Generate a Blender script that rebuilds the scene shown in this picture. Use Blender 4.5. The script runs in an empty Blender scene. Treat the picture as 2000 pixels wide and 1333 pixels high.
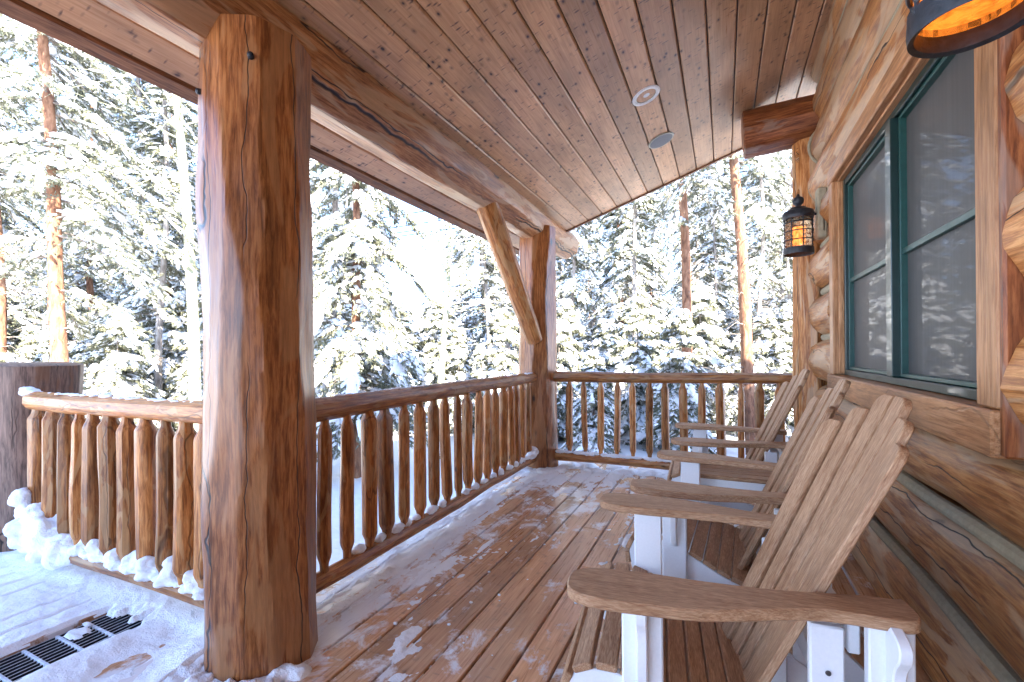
import bpy, math, random
import numpy as np
from mathutils import Vector, Matrix

# ------------------------------------------------------------------ camera, sky, sun, exposure
scene = bpy.context.scene
COL = scene.collection
YAW, ROLL = math.radians(24.9), math.radians(.5)
cam_d = bpy.data.cameras.new('camera'); cam = bpy.data.objects.new('camera', cam_d); COL.objects.link(cam)
cam_d.sensor_width = 36; cam_d.lens = 16.0; cam_d.clip_start = .05; cam_d.clip_end = 2000
cam_d.shift_y = .0115
_r = Vector((math.cos(YAW), math.sin(YAW), 0)); _u = Vector((0, 0, 1)); _f = Vector((-math.sin(YAW), math.cos(YAW), 0))
cx = _r*math.cos(ROLL) - _u*math.sin(ROLL); cyv = _r*math.sin(ROLL) + _u*math.cos(ROLL)
M = Matrix((cx, cyv, -_f)).transposed().to_4x4(); M.translation = Vector((0, 0, 1.2))
cam.matrix_world = M
scene.camera = cam

SUN_EL, SUN_AZ = math.radians(33), math.radians(128)     # azimuth clockwise from +Y
w = bpy.data.worlds.new('World'); scene.world = w; w.use_nodes = True
nt = w.node_tree; nt.nodes.clear()
sky = nt.nodes.new('ShaderNodeTexSky'); sky.sky_type = 'NISHITA'; sky.sun_disc = False
sky.sun_elevation = SUN_EL; sky.sun_rotation = SUN_AZ; sky.altitude = 2800; sky.air_density = .75; sky.dust_density = 1.5; sky.ozone_density = 1.
bg = nt.nodes.new('ShaderNodeBackground'); bg.inputs[1].default_value = .145
wo = nt.nodes.new('ShaderNodeOutputWorld')
nt.links.new(sky.outputs[0], bg.inputs[0]); nt.links.new(bg.outputs[0], wo.inputs[0])
sd = bpy.data.lights.new('sun', 'SUN'); sd.energy = 3.8; sd.angle = math.radians(.5); sd.color = (1, .94, .85)
sun = bpy.data.objects.new('sun', sd); COL.objects.link(sun)
tosun = Vector((math.cos(SUN_EL)*math.sin(SUN_AZ), math.cos(SUN_EL)*math.cos(SUN_AZ), math.sin(SUN_EL)))
sun.rotation_euler = (-tosun).to_track_quat('-Z', 'Y').to_euler(); sun.location = tosun*40
scene.view_settings.view_transform = 'Standard'; scene.view_settings.look = 'None'
scene.view_settings.exposure = 3.38; scene.view_settings.gamma = 1
scene.cycles.max_bounces = 8; scene.cycles.diffuse_bounces = 5; scene.cycles.glossy_bounces = 3
scene.cycles.sample_clamp_indirect = 8

rng = np.random.default_rng(7); random.seed(7)
PI = math.pi

# ------------------------------------------------------------------ noise
def _hash(ix, iy, iz, s):
    n = (ix.astype(np.int64)*374761393 + iy.astype(np.int64)*668265263 + iz.astype(np.int64)*2147483647 + s*1274126177) & 0xffffffff
    n = ((n ^ (n >> 13))*1274126177) & 0xffffffff
    n = n ^ (n >> 16)
    return (n & 0xffff)/65535.0
def vnoise(x, y, z=0, s=0):
    x, y, z = np.broadcast_arrays(np.asarray(x, float), np.asarray(y, float), np.asarray(z, float))
    ix, iy, iz = np.floor(x), np.floor(y), np.floor(z)
    fx, fy, fz = x-ix, y-iy, z-iz
    fx, fy, fz = [f*f*(3-2*f) for f in (fx, fy, fz)]
    r = 0
    for a in (0, 1):
        for b in (0, 1):
            for c in (0, 1):
                wgt = (fx if a else 1-fx)*(fy if b else 1-fy)*(fz if c else 1-fz)
                r = r + wgt*_hash(ix+a, iy+b, iz+c, s)
    return r*2-1
def fbm(x, y, z=0, s=0, o=4):
    r, amp, t = 0, 1, 0
    for i in range(o):
        r = r + amp*vnoise(np.asarray(x)*2**i, np.asarray(y)*2**i, np.asarray(z)*2**i, s+i*17); t += amp; amp *= .5
    return r/t

# ------------------------------------------------------------------ materials
def newmat(name):
    m = bpy.data.materials.new(name); m.use_nodes = True
    t = m.node_tree; t.nodes.clear()
    o = t.nodes.new('ShaderNodeOutputMaterial'); b = t.nodes.new('ShaderNodeBsdfPrincipled')
    t.links.new(b.outputs[0], o.inputs[0])
    return m, t, b
class NT:
    def __init__(s, t): s.t = t
    def n(s, typ, **k):
        nd = s.t.nodes.new(typ)
        for a, v in k.items(): setattr(nd, a, v)
        return nd
    def link(s, a, b): s.t.links.new(a, b)
    def val(s, v, sock):
        if isinstance(v, (int, float, tuple)): sock.default_value = v
        else: s.link(v, sock)
    def math(s, op, a, b=0., c=0., clamp=False):
        nd = s.n('ShaderNodeMath', operation=op, use_clamp=clamp)
        s.val(a, nd.inputs[0]); s.val(b, nd.inputs[1]); s.val(c, nd.inputs[2]); return nd.outputs[0]
    def vmath(s, op, a, b=(0., 0., 0.)):
        nd = s.n('ShaderNodeVectorMath', operation=op); s.val(a, nd.inputs[0]); s.val(b, nd.inputs[1]); return nd.outputs[0]
    def noise(s, vec, scale, detail=3., rough=.5, dist=0.):
        nd = s.n('ShaderNodeTexNoise'); s.link(vec, nd.inputs['Vector']); nd.inputs['Scale'].default_value = scale
        nd.inputs['Detail'].default_value = detail; nd.inputs['Roughness'].default_value = rough; nd.inputs['Distortion'].default_value = dist
        return nd.outputs['Fac']
    def ramp(s, f, stops, interp='LINEAR'):
        nd = s.n('ShaderNodeValToRGB'); s.link(f, nd.inputs[0]); cr = nd.color_ramp; cr.interpolation = interp
        while len(cr.elements) > len(stops): cr.elements.remove(cr.elements[-1])
        while len(cr.elements) < len(stops): cr.elements.new(.5)
        for e, (p, c) in zip(cr.elements, stops):
            e.position = p; e.color = (*c, 1) if not isinstance(c, (int, float)) else (c, c, c, 1)
        return nd.outputs[0]
    def mix(s, f, a, b, mode='MIX'):
        nd = s.n('ShaderNodeMix', data_type='RGBA', blend_type=mode); nd.clamp_factor = True
        s.val(f, nd.inputs[0])
        for v, i in ((a, 6), (b, 7)):
            if isinstance(v, tuple): nd.inputs[i].default_value = (*v, 1) if len(v) == 3 else v
            else: s.link(v, nd.inputs[i])
        return nd.outputs[2]
    def maprange(s, v, a, b, c=0., d=1.):
        nd = s.n('ShaderNodeMapRange'); s.link(v, nd.inputs[0])
        for i, x in enumerate((a, b, c, d)): nd.inputs[i+1].default_value = x
        return nd.outputs[0]
    def gl(s):
        """grain coordinates of the piece (z along the grain), shifted per object"""
        at = s.n('ShaderNodeAttribute', attribute_name='gl')
        oi = s.n('ShaderNodeObjectInfo'); k = s.math('MULTIPLY', oi.outputs['Random'], 37.)
        cb = s.n('ShaderNodeCombineXYZ'); s.link(k, cb.inputs[0]); s.link(k, cb.inputs[2])
        return s.vmath('ADD', at.outputs['Vector'], cb.outputs[0]), oi.outputs['Random']
    def bump(s, h, strength, dist, b):
        nd = s.n('ShaderNodeBump'); nd.inputs['Strength'].default_value = strength; nd.inputs['Distance'].default_value = dist
        s.link(h, nd.inputs['Height']); s.link(nd.outputs[0], b.inputs['Normal'])

def wood(name, cols, patch=None, gscale=60., knots=1., cracks=1., rough=.45, coat=.3, bumpd=.004, knotcol=(.035, .018, .01), vary=.35, ksc=(5., 5., 2.2), patch_amt=.5, patch_sc=(4., 4., 1.1)):
    m, t, b = newmat(name); N = NT(t)
    v, rnd = N.gl()
    vg = N.vmath('MULTIPLY', v, (1., 1., .09))
    grain = N.noise(vg, gscale*1.2, 6., .68, .35)
    vb = N.vmath('MULTIPLY', v, patch_sc)
    blot = N.noise(vb, 1.2, 3., .55, .6)
    c = N.ramp(grain, [(.39, cols[0]), (.5, cols[1]), (.63, cols[2])])
    streak = N.noise(N.vmath('MULTIPLY', v, (1., 1., .02)), 160., 3., .6)
    c = N.mix(1., c, N.ramp(streak, [(.32, .72), (.45, 1.), (.7, 1.08)]), 'MULTIPLY')
    c2 = N.ramp(blot, [(.25, .62), (.5, 1.), (.75, 1.32)])
    c = N.mix(1., c, c2, 'MULTIPLY')
    if patch:
        vp = N.vmath('ADD', N.vmath('MULTIPLY', v, patch_sc), (3.1, 7.7, 1.3))
        pn = N.noise(vp, 1.6, 4., .5, 1.2)
        pf = N.ramp(pn, [(.5-.02+(.5-patch_amt)*.3, 0.), (.5+.02+(.5-patch_amt)*.3, .62)])
        c = N.mix(pf, c, N.mix(grain, tuple(x*.75 for x in patch), patch))
    rr = N.maprange(rnd, 0, 1, 1-vary*.5, 1+vary*.5)
    cc = N.n('ShaderNodeCombineColor'); [N.link(rr, cc.inputs[i]) for i in range(3)]
    c = N.mix(1., c, cc.outputs[0], 'MULTIPLY')
    h = N.math('MULTIPLY', grain, .5)
    if cracks:
        wv = N.n('ShaderNodeTexNoise'); N.link(N.vmath('MULTIPLY', v, (1., 1., 1.)), wv.inputs['Vector']); wv.inputs['Scale'].default_value = 4.; wv.inputs['Detail'].default_value = 3.
        wob_ = N.vmath('MULTIPLY', N.vmath('SUBTRACT', wv.outputs['Color'], (.5, .5, .5)), (.07, .07, 0.))
        vc = N.vmath('MULTIPLY', N.vmath('ADD', v, wob_), (5.5, 5.5, 0.))
        ve = N.n('ShaderNodeTexVoronoi'); ve.feature = 'DISTANCE_TO_EDGE'; N.link(vc, ve.inputs['Vector']); ve.inputs['Scale'].default_value = 1.
        line = N.ramp(ve.outputs['Distance'], [(.0, 1.), (.005, 1.), (.011, 0.)])
        msk = N.ramp(N.noise(N.vmath('MULTIPLY', v, (1.5, 1.5, .5)), 2.3, 1.), [(.42, 0.), (.5, 1.)])
        cr = N.math('MULTIPLY', N.math('MULTIPLY', line, msk), cracks)
        c = N.mix(cr, c, (.02, .011, .007))
        h = N.math('SUBTRACT', h, N.math('MULTIPLY', cr, 1.5))
    if knots:
        vk = N.vmath('MULTIPLY', v, ksc)
        vk = N.vmath('ADD', vk, N.vmath('MULTIPLY', N.n('ShaderNodeTexCoord').outputs['Object'], (0., 0., 0.)))
        vo = N.n('ShaderNodeTexVoronoi'); N.link(vk, vo.inputs['Vector']); vo.inputs['Scale'].default_value = 1.
        wob = N.noise(N.vmath('MULTIPLY', v, (30., 30., 12.)), 1., 2.)
        dk = N.math('ADD', vo.outputs['Distance'], N.math('MULTIPLY', wob, .07))
        kf = N.ramp(dk, [(.07, 1.), (.1, .75), (.13, .25), (.19, 0.)])
        sel = N.n('ShaderNodeSeparateColor'); N.link(vo.outputs['Color'], sel.inputs[0])
        kf = N.math('MULTIPLY', N.math('MULTIPLY', kf, N.ramp(sel.outputs[0], [(.35, 0.), (.5, 1.)])), knots)
        c = N.mix(kf, c, knotcol)
    N.link(c, b.inputs['Base Color'])
    rf = N.maprange(grain, .3, .7, rough-.06, rough+.12); N.link(rf, b.inputs['Roughness'])
    b.inputs['Coat Weight'].default_value = coat*.5; b.inputs['Coat Roughness'].default_value = .25; b.inputs['Specular IOR Level'].default_value = .25
    fine = N.noise(N.vmath('MULTIPLY', v, (9., 9., 4.)), 1.5, 3.)
    N.bump(N.math('ADD', h, N.math('MULTIPLY', fine, .8)), .55, bumpd, b)
    return m

MT = {}
MT['post'] = wood('post_log', [(.145, .043, .01), (.255, .086, .023), (.36, .142, .046)], patch=(.4, .185, .075), patch_amt=.3, knots=1, coat=.8, rough=.36, patch_sc=(3.5, 3.5, .7), vary=.15, cracks=1)
MT['beam'] = wood('beam_log', [(.19, .07, .022), (.33, .138, .05), (.44, .21, .09)], patch=(.52, .34, .2), patch_amt=.42, coat=.6, rough=.42, vary=.1, patch_sc=(4.5, 4.5, .9))
MT['rail'] = wood('rail_log', [(.2, .066, .016), (.36, .135, .036), (.5, .22, .068)], patch=(.5, .28, .12), patch_amt=.3, coat=.5, vary=.6, cracks=.55, patch_sc=(9, 9, 2.5), ksc=(11., 11., 4.))
MT['wallog'] = wood('wall_log', [(.22, .075, .02), (.37, .15, .045), (.5, .25, .095)], patch=(.56, .39, .24), patch_amt=.38, coat=.25, vary=.3, patch_sc=(5, 5, .8), cracks=1.)
MT['timber'] = wood('window_timber', [(.3, .13, .05), (.42, .205, .09), (.52, .28, .14)], coat=.2, cracks=.3, knots=.7, vary=.25)
MT['outlog'] = wood('dark_log', [(.12, .032, .01), (.22, .066, .02), (.33, .115, .038)], coat=.3, patch=(.33, .2, .14), patch_amt=.3)
MT['grey_log'] = wood('weathered_log', [(.1, .06, .045), (.17, .105, .078), (.24, .15, .11)], coat=.1, rough=.6, patch=(.24, .115, .06), patch_amt=.3)
MT['trim'] = wood('eave_trim', [(.1, .04, .02), (.17, .075, .035), (.24, .11, .055)], coat=.1, knots=0, cracks=0)

def board_mat(name, cols, w, x0, knots, rough, coat, dust=False, tint=(.9, 1.1)):
    """parallel boards along y: every board gets its own shade and grain"""
    m, t, b = newmat(name); N = NT(t)
    at = N.n('ShaderNodeAttribute', attribute_name='gl').outputs['Vector']
    sp = N.n('ShaderNodeSeparateXYZ'); N.link(at, sp.inputs[0])
    idx = N.math('FLOOR', N.math('DIVIDE', N.math('SUBTRACT', sp.outputs[0], x0), w))
    wn = N.n('ShaderNodeTexWhiteNoise', noise_dimensions='1D'); N.link(idx, wn.inputs['W'])
    cb = N.n('ShaderNodeCombineXYZ'); N.link(N.math('MULTIPLY', wn.outputs['Value'], 50.), cb.inputs[1]); N.link(N.math('MULTIPLY', idx, 3.7), cb.inputs[2])
    v = N.vmath('ADD', at, cb.outputs[0])
    g = N.noise(N.vmath('MULTIPLY', v, (1., .04, 1.)), 90., 5., .66, .3)
    bl = N.noise(N.vmath('MULTIPLY', v, (3., 1.2, 1.)), 1.5, 3., .55, .5)
    c = N.ramp(g, [(.28, cols[0]), (.5, cols[1]), (.75, cols[2])])
    c = N.mix(1., c, N.ramp(bl, [(.25, .68), (.5, 1.), (.75, 1.25)]), 'MULTIPLY')
    r = N.maprange(wn.outputs['Value'], 0, 1, *tint)
    cc = N.n('ShaderNodeCombineColor'); [N.link(r, cc.inputs[i]) for i in range(3)]
    c = N.mix(1., c, cc.outputs[0], 'MULTIPLY')
    h = N.math('MULTIPLY', g, .5)
    if knots:
        # wide boards: knots scattered, each with a short dark streak across the grain
        vk = N.vmath('MULTIPLY', v, (4.6, 2.6, 0.))
        wob = N.noise(N.vmath('MULTIPLY', v, (25., 9., 1.)), 1., 3.)
        vo = N.n('ShaderNodeTexVoronoi'); N.link(vk, vo.inputs['Vector']); vo.inputs['Randomness'].default_value = 1.
        dk = N.math('ADD', vo.outputs['Distance'], N.math('MULTIPLY', N.math('SUBTRACT', wob, .5), .22))
        sel = N.n('ShaderNodeSeparateColor'); N.link(vo.outputs['Color'], sel.inputs[0])
        kf = N.math('MULTIPLY', N.ramp(dk, [(.06, 1.), (.11, .9), (.17, .4), (.34, 0.)]), N.ramp(sel.outputs[0], [(.42, 0.), (.6, knots)]))
        c = N.mix(kf, c, (.05, .028, .026))
        vk2 = N.vmath('MULTIPLY', v, (4., 12., 0.))
        vo2 = N.n('ShaderNodeTexVoronoi'); N.link(vk2, vo2.inputs['Vector'])
        dk2 = N.math('ADD', vo2.outputs['Distance'], N.math('MULTIPLY', N.math('SUBTRACT', wob, .5), .5))
        sel2 = N.n('ShaderNodeSeparateColor'); N.link(vo2.outputs['Color'], sel2.inputs[0])
        kf2 = N.math('MULTIPLY', N.ramp(dk2, [(.1, 1.), (.38, 0.)]), N.ramp(sel2.outputs[1], [(.6, 0.), (.85, knots*.85)]))
        c = N.mix(kf2, c, (.06, .036, .036))
    if dust:
        dn = N.noise(N.vmath('MULTIPLY', at, (1., .7, 1.)), 5.5, 8., .72, .5)
        dm = N.noise(N.vmath('MULTIPLY', at, (1., .6, 1.)), 1.1, 2.)
        near = N.math('MULTIPLY', N.maprange(sp.outputs[0], -1.2, -1.7), .12)
        dn = N.math('ADD', dn, near)
        df = N.ramp(N.math('ADD', dn, N.math('MULTIPLY', N.math('SUBTRACT', dm, .5), .45)), [(.535, 0.), (.62, .85)])
        c = N.mix(df, c, (.8, .82, .86))
    N.link(c, b.inputs['Base Color'])
    N.link(N.maprange(g, .3, .7, rough-.08, rough+.12), b.inputs['Roughness'])
    b.inputs['Coat Weight'].default_value = coat*.6; b.inputs['Coat Roughness'].default_value = .22; b.inputs['Specular IOR Level'].default_value = .3
    N.bump(h, .4, .003, b)
    return m
MT['ceiling'] = board_mat('ceiling_boards', [(.42, .21, .1), (.54, .3, .155), (.65, .39, .22)], .165, -.404-.165*20, 1., .34, .4, tint=(.7, 1.14))
MT['deck'] = board_mat('deck_boards', [(.36, .155, .066), (.54, .275, .135), (.68, .42, .24)], .1475, -20*.1475, .35, .3, .5, dust=True, tint=(.78, 1.2))

def poly(name, cols):
    m, t, b = newmat(name); N = NT(t)
    v, rnd = N.gl()
    g = N.noise(N.vmath('MULTIPLY', v, (1., 1., .11)), 330., 3., .6, .4)
    g2 = N.noise(N.vmath('MULTIPLY', v, (1., 1., .1)), 60., 2., .5, .1)
    gg = N.math('ADD', N.math('MULTIPLY', g, .7), N.math('MULTIPLY', g2, .3))
    c = N.ramp(gg, [(.33, cols[0]), (.5, cols[1]), (.68, cols[2])])
    N.link(c, b.inputs['Base Color']); b.inputs['Roughness'].default_value = .5; b.inputs['Specular IOR Level'].default_value = .3
    N.bump(gg, .8, .0025, b); return m
MT['slat'] = poly('brown_lumber', [(.21, .098, .046), (.36, .2, .108), (.54, .345, .205)])
def plain(name, col, rough=.5, metal=0., bumpy=0., bsc=80., coat=0., var=.12):
    m, t, b = newmat(name); N = NT(t)
    tc = N.n('ShaderNodeTexCoord').outputs['Object']
    n = N.noise(tc, bsc, 4., .6)
    N.link(N.ramp(n, [(.3, tuple(x*(1-var) for x in col)), (.7, tuple(min(1, x*(1+var)) for x in col))]), b.inputs['Base Color'])
    b.inputs['Roughness'].default_value = rough; b.inputs['Metallic'].default_value = metal; b.inputs['Coat Weight'].default_value = coat
    if bumpy: N.bump(n, .6, bumpy, b)
    return m
MT['white'] = plain('white_lumber', (.74, .75, .78), .38, var=.03, bumpy=.0006, bsc=120)
MT['screw'] = plain('screw_steel', (.12, .12, .13), .35, .8)
MT['iron'] = plain('black_iron', (.022, .026, .034), .5, .3, .002, 60, var=.4)
MT['ironr'] = plain('rust_dark_iron', (.035, .018, .016), .55, .2, .002, 60, var=.3)
MT['green'] = plain('green_frame', (.003, .021, .018), .35, 0., .0003, 30, coat=.2)
MT['greenl'] = plain('green_screen_bar', (.014, .062, .054), .35, 0., .0003, 30)
MT['chink'] = plain('chinking', (.33, .29, .2), .85, 0., .003, 45, var=.12)
MT['trimwhite'] = plain('trim_ring', (.75, .76, .78), .4)
MT['spk'] = plain('speaker_mesh', (.16, .165, .18), .6, .2, .001, 400)
MT['can'] = plain('light_can', (.35, .34, .28), .35, .5)
MT['steel'] = plain('galvanised_bar', (.02, .021, .025), .5, .6, .001, 60, var=.3)
MT['frost'] = plain('frosted_bar', (.62, .66, .74), .6, .1, .003, 90, var=.3)
MT['pit'] = plain('pit_shade_black', (.006, .006, .009), .9)  # near-black base colour puts the shade of the hollow into the material
MT['wire'] = plain('wire_black', (.015, .015, .015), .6)
MT['dark'] = plain('dark_underside', (.05, .03, .02), .9)
MT['roof'] = plain('roofing', (.09, .08, .07), .9, 0., .01, 10)
# snow
m, t, b = newmat('snow'); N = NT(t); tc = N.n('ShaderNodeTexCoord').outputs['Object']
n1 = N.noise(tc, 22., 6., .62); n2 = N.noise(tc, 160., 3., .6)
N.link(N.ramp(n1, [(.2, (.80, .82, .86)), (.8, (.88, .89, .91))]), b.inputs['Base Color']); b.inputs['Roughness'].default_value = .65
N.bump(N.math('ADD', n1, N.math('MULTIPLY', n2, .25)), .6, .02, b); MT['snow'] = m
m, t, b = newmat('snow_ground'); N = NT(t); tc = N.n('ShaderNodeTexCoord').outputs['Object']
n1 = N.noise(tc, 1.3, 8., .6)
N.link(N.ramp(n1, [(.2, (.80, .82, .86)), (.8, (.87, .88, .9))]), b.inputs['Base Color']); b.inputs['Roughness'].default_value = .7
N.bump(n1, .5, .25, b); MT['snowg'] = m
# needles, bark
m, t, b = newmat('needles'); N = NT(t); tc = N.n('ShaderNodeTexCoord').outputs['Object']
n1 = N.noise(tc, 2.2, 4., .6)
N.link(N.ramp(n1, [(.3, (.11, .118, .085)), (.5, (.165, .168, .105)), (.7, (.23, .22, .135))]), b.inputs['Base Color']); b.inputs['Roughness'].default_value = .6
MT['needle'] = m
def bark(name, cols, dz=.35, sc=14.):
    m, t, b = newmat(name); N = NT(t); tc = N.n('ShaderNodeTexCoord').outputs['Object']
    v = N.vmath('MULTIPLY', tc, (1., 1., dz)); n1 = N.noise(v, sc, 6., .65, .5)
    N.link(N.ramp(n1, [(.35, cols[0]), (.5, cols[1]), (.65, cols[2])]), b.inputs['Base Color']); b.inputs['Roughness'].default_value = .85
    N.bump(n1, .9, .03, b); return m
MT['bark_o'] = bark('orange_bark', [(.11, .046, .026), (.25, .115, .06), (.36, .2, .12)])
MT['bark_g'] = bark('grey_bark', [(.12, .1, .085), (.24, .2, .165), (.42, .38, .33)])
MT['bark_p'] = bark('pale_bark', [(.2, .165, .14), (.36, .31, .27), (.5, .46, .42)])
MT['bark_a'] = bark('pale_green_bark', [(.2, .2, .12), (.34, .34, .22), (.46, .46, .34)], 2.5, 5.)
# glass of the window: insect screen behind reflecting glass
m, t, b = newmat('window_screen_glass'); N = NT(t); tc = N.n('ShaderNodeTexCoord').outputs['Object']
sx = N.n('ShaderNodeSeparateXYZ'); N.link(tc, sx.inputs[0])
wv = N.math('ADD', N.math('SINE', N.math('MULTIPLY', sx.outputs[1], 1900.)), N.math('SINE', N.math('MULTIPLY', sx.outputs[2], 1900.)))
st = N.noise(N.vmath('MULTIPLY', tc, (1., 14., .25)), 3., 3.)
c = N.mix(N.maprange(wv, -2, 2, 0, 1), (.05, .05, .05), (.08, .08, .079))
c = N.mix(1., c, N.ramp(st, [(.3, .9), (.7, 1.15)]), 'MULTIPLY')
N.link(c, b.inputs['Base Color']); b.inputs['Roughness'].default_value = .5
b.inputs['Coat Weight'].default_value = .12; b.inputs['Coat Roughness'].default_value = .03; b.inputs['Coat IOR'].default_value = 1.5; b.inputs['Specular IOR Level'].default_value = .2
cbn = N.n('ShaderNodeBump'); cbn.inputs['Strength'].default_value = .15; cbn.inputs['Distance'].default_value = .004
N.link(N.noise(tc, 3., 1.), cbn.inputs['Height']); N.link(cbn.outputs[0], b.inputs['Coat Normal']); MT['pane'] = m
# lantern glass
def lantern_glass(name, col, em, strength, trans=.6):
    m, t, b = newmat(name); N = NT(t); tc = N.n('ShaderNodeTexCoord').outputs['Object']
    n = N.noise(N.vmath('MULTIPLY', tc, (1., 1., .5)), 38., 3., .5, 1.)
    N.link(N.ramp(n, [(.35, tuple(x*.5 for x in col)), (.6, col)]), b.inputs['Base Color'])
    b.inputs['Roughness'].default_value = .12; b.inputs['Transmission Weight'].default_value = trans; b.inputs['IOR'].default_value = 1.2
    if strength:
        N.link(N.ramp(n, [(.3, tuple(x*.4 for x in em)), (.65, em)]), b.inputs['Emission Color']); b.inputs['Emission Strength'].default_value = strength
    N.bump(n, .9, .012, b); return m
MT['glass_clear'] = lantern_glass('seeded_glass', (.95, .75, .5), (1, .4, .1), 0.0, .85)
MT['glass_amber'] = lantern_glass('amber_glass', (.9, .4, .1), (1., .27, .03), .12, .4)
MT['candle'] = lantern_glass('amber_bulb', (.9, .35, .08), (1., .3, .05), .3, 0.)

# ------------------------------------------------------------------ mesh builder
def rotz(a): return np.array([[math.cos(a), -math.sin(a), 0], [math.sin(a), math.cos(a), 0], [0, 0, 1]])
def frame(d, up=(0, 0, 1)):
    d = np.array(d, float); d /= np.linalg.norm(d); up = np.array(up, float)
    if abs(d@up) > .98: up = np.array([1., 0, 0])
    x = np.cross(up, d); x /= np.linalg.norm(x); y = np.cross(d, x)
    return np.stack([x, y, d], 1)         # columns: x, y, z(along d)
class MB:
    def __init__(s): s.v = []; s.g = []; s.f = []; s.n = 0
    def add(s, v, f, g=None):
        v = np.asarray(v, float).reshape(-1, 3)
        s.v.append(v); s.g.append(v if g is None else np.asarray(g, float).reshape(-1, 3))
        for q in f: s.f.append(tuple(int(i)+s.n for i in q))
        s.n += len(v)
    def raw(s, v, f, R=None, o=(0, 0, 0), g=None):
        v = np.asarray(v, float); off = rng.random(3)*8
        g = (v + off) if g is None else g
        s.add((v@R.T if R is not None else v)+np.array(o), f, g)
    def box(s, lo, hi, bev=.003, grain=2, R=None, o=(0, 0, 0)):
        lo, hi = np.array(lo, float), np.array(hi, float)
        b = min(bev, *(abs(hi-lo)*.45))
        vs = []; idx = {}
        for a in range(3):            # rounded-edge box: 24 verts, faces pulled in, chamfers between
            for sg in (0, 1):
                for p in ((0, 0), (1, 0), (1, 1), (0, 1)):
                    c = [0, 0, 0]; c[a] = sg
                    o1, o2 = [k for k in range(3) if k != a]; c[o1], c[o2] = p
                    pt = np.where(np.array(c), hi, lo).astype(float)
                    for k in (o1, o2): pt[k] += b if c[k] == 0 else -b
                    idx[(a, tuple(c))] = len(vs); vs.append(pt)
        fs = []
        for a in range(3):
            o1, o2 = [k for k in range(3) if k != a]
            for sg in (0, 1):
                q = []
                for p in ((0, 0), (1, 0), (1, 1), (0, 1)):
                    c = [0, 0, 0]; c[a] = sg; c[o1], c[o2] = p; q.append(idx[(a, tuple(c))])
                fs.append(q)
        for a in range(3):            # edges parallel to a
            o1, o2 = [k for k in range(3) if k != a]
            for p in ((0, 0), (1, 0), (1, 1), (0, 1)):
                c0 = [0, 0, 0]; c0[o1], c0[o2] = p; c1 = list(c0); c1[a] = 1
                fs.append([idx[(o1, tuple(c0))], idx[(o1, tuple(c1))], idx[(o2, tuple(c1))], idx[(o2, tuple(c0))]])
        for c in [(i, j, k) for i in (0, 1) for j in (0, 1) for k in (0, 1)]:
            fs.append([idx[(0, c)], idx[(1, c)], idx[(2, c)]])
        vs = np.array(vs); cen = (lo+hi)/2
        ff = []
        for q in fs:                  # outward orientation
            p = vs[q]; nn = np.cross(p[1]-p[0], p[2]-p[0])
            ff.append(q if nn@(p.mean(0)-cen) > 0 else q[::-1])
        perm = [[2, 1, 0], [0, 2, 1], [0, 1, 2]][grain]
        g = vs[:, perm]+rng.random(3)*8
        s.raw(vs, ff, R, o, g)
    def prism(s, poly, t0, t1, plane='xz', R=None, o=(0, 0, 0), grain=None, bev=0.):
        """extrude a 2-D outline; plane gives the axes of the outline"""
        n = len(poly); P = np.array(poly, float)
        ax = {'xy': (0, 1, 2), 'xz': (0, 2, 1), 'yz': (1, 2, 0)}[plane]
        rings = []
        if bev:
            c = P.mean(0); e = np.roll(P, -1, 0)-np.roll(P, 1, 0); nn = np.stack([e[:, 1], -e[:, 0]], 1); nn /= np.linalg.norm(nn, axis=1)[:, None]
            area = np.sum(P[:, 0]*np.roll(P[:, 1], -1)-P[:, 1]*np.roll(P[:, 0], -1))
            if area < 0: nn = -nn
            Pi = P-nn*bev
            seq = [(Pi, t0), (P, t0+bev), (P, t1-bev), (Pi, t1)]
        else: seq = [(P, t0), (P, t1)]
        V = np.zeros((n*len(seq), 3))
        for k, (Q, tt) in enumerate(seq):
            V[k*n:(k+1)*n, ax[0]] = Q[:, 0]; V[k*n:(k+1)*n, ax[1]] = Q[:, 1]; V[k*n:(k+1)*n, ax[2]] = tt
        F = [list(range(n))[::-1], list(range((len(seq)-1)*n, len(seq)*n))]
        for k in range(len(seq)-1):
            for i in range(n): j = (i+1) % n; F.append([k*n+i, k*n+j, (k+1)*n+j, (k+1)*n+i])
        g = V.copy()
        if grain == 0: g = V[:, [2, 1, 0]]
        if grain == 1: g = V[:, [0, 2, 1]]
        s.raw(V, F, R, o, g+rng.random(3)*8)
    def tube(s, pts, rad, seg=8, cap=True, ang0=0.):
        pts = np.array(pts, float); n = len(pts); rad = np.broadcast_to(rad, (n,)) if np.ndim(rad) < 2 else rad
        T = np.gradient(pts, axis=0) if n > 2 else np.repeat((pts[1]-pts[0])[None], 2, 0)
        T /= np.linalg.norm(T, axis=1)[:, None]+1e-9
        V = []; F = []; L = 0; G = []
        R = frame(T[0])
        for i in range(n):
            d = T[i]; x = R[:, 0]-d*(R[:, 0]@d); x /= np.linalg.norm(x); y = np.cross(d, x); R = np.stack([x, y, d], 1)
            if i: L += np.linalg.norm(pts[i]-pts[i-1])
            for k in range(seg):
                a = ang0+2*PI*k/seg; r = rad[i] if np.ndim(rad) < 2 else rad[i][k]
                V.append(pts[i]+r*(math.cos(a)*x+math.sin(a)*y)); G.append((r*math.cos(a), r*math.sin(a), L))
        for i in range(n-1):
            for k in range(seg):
                j = (k+1) % seg; F.append([i*seg+k, i*seg+j, (i+1)*seg+j, (i+1)*seg+k])
        if cap: F.append(list(range(seg))[::-1]); F.append(list(range((n-1)*seg, n*seg)))
        s.add(V, F, np.array(G)+rng.random(3)*8)
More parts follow.
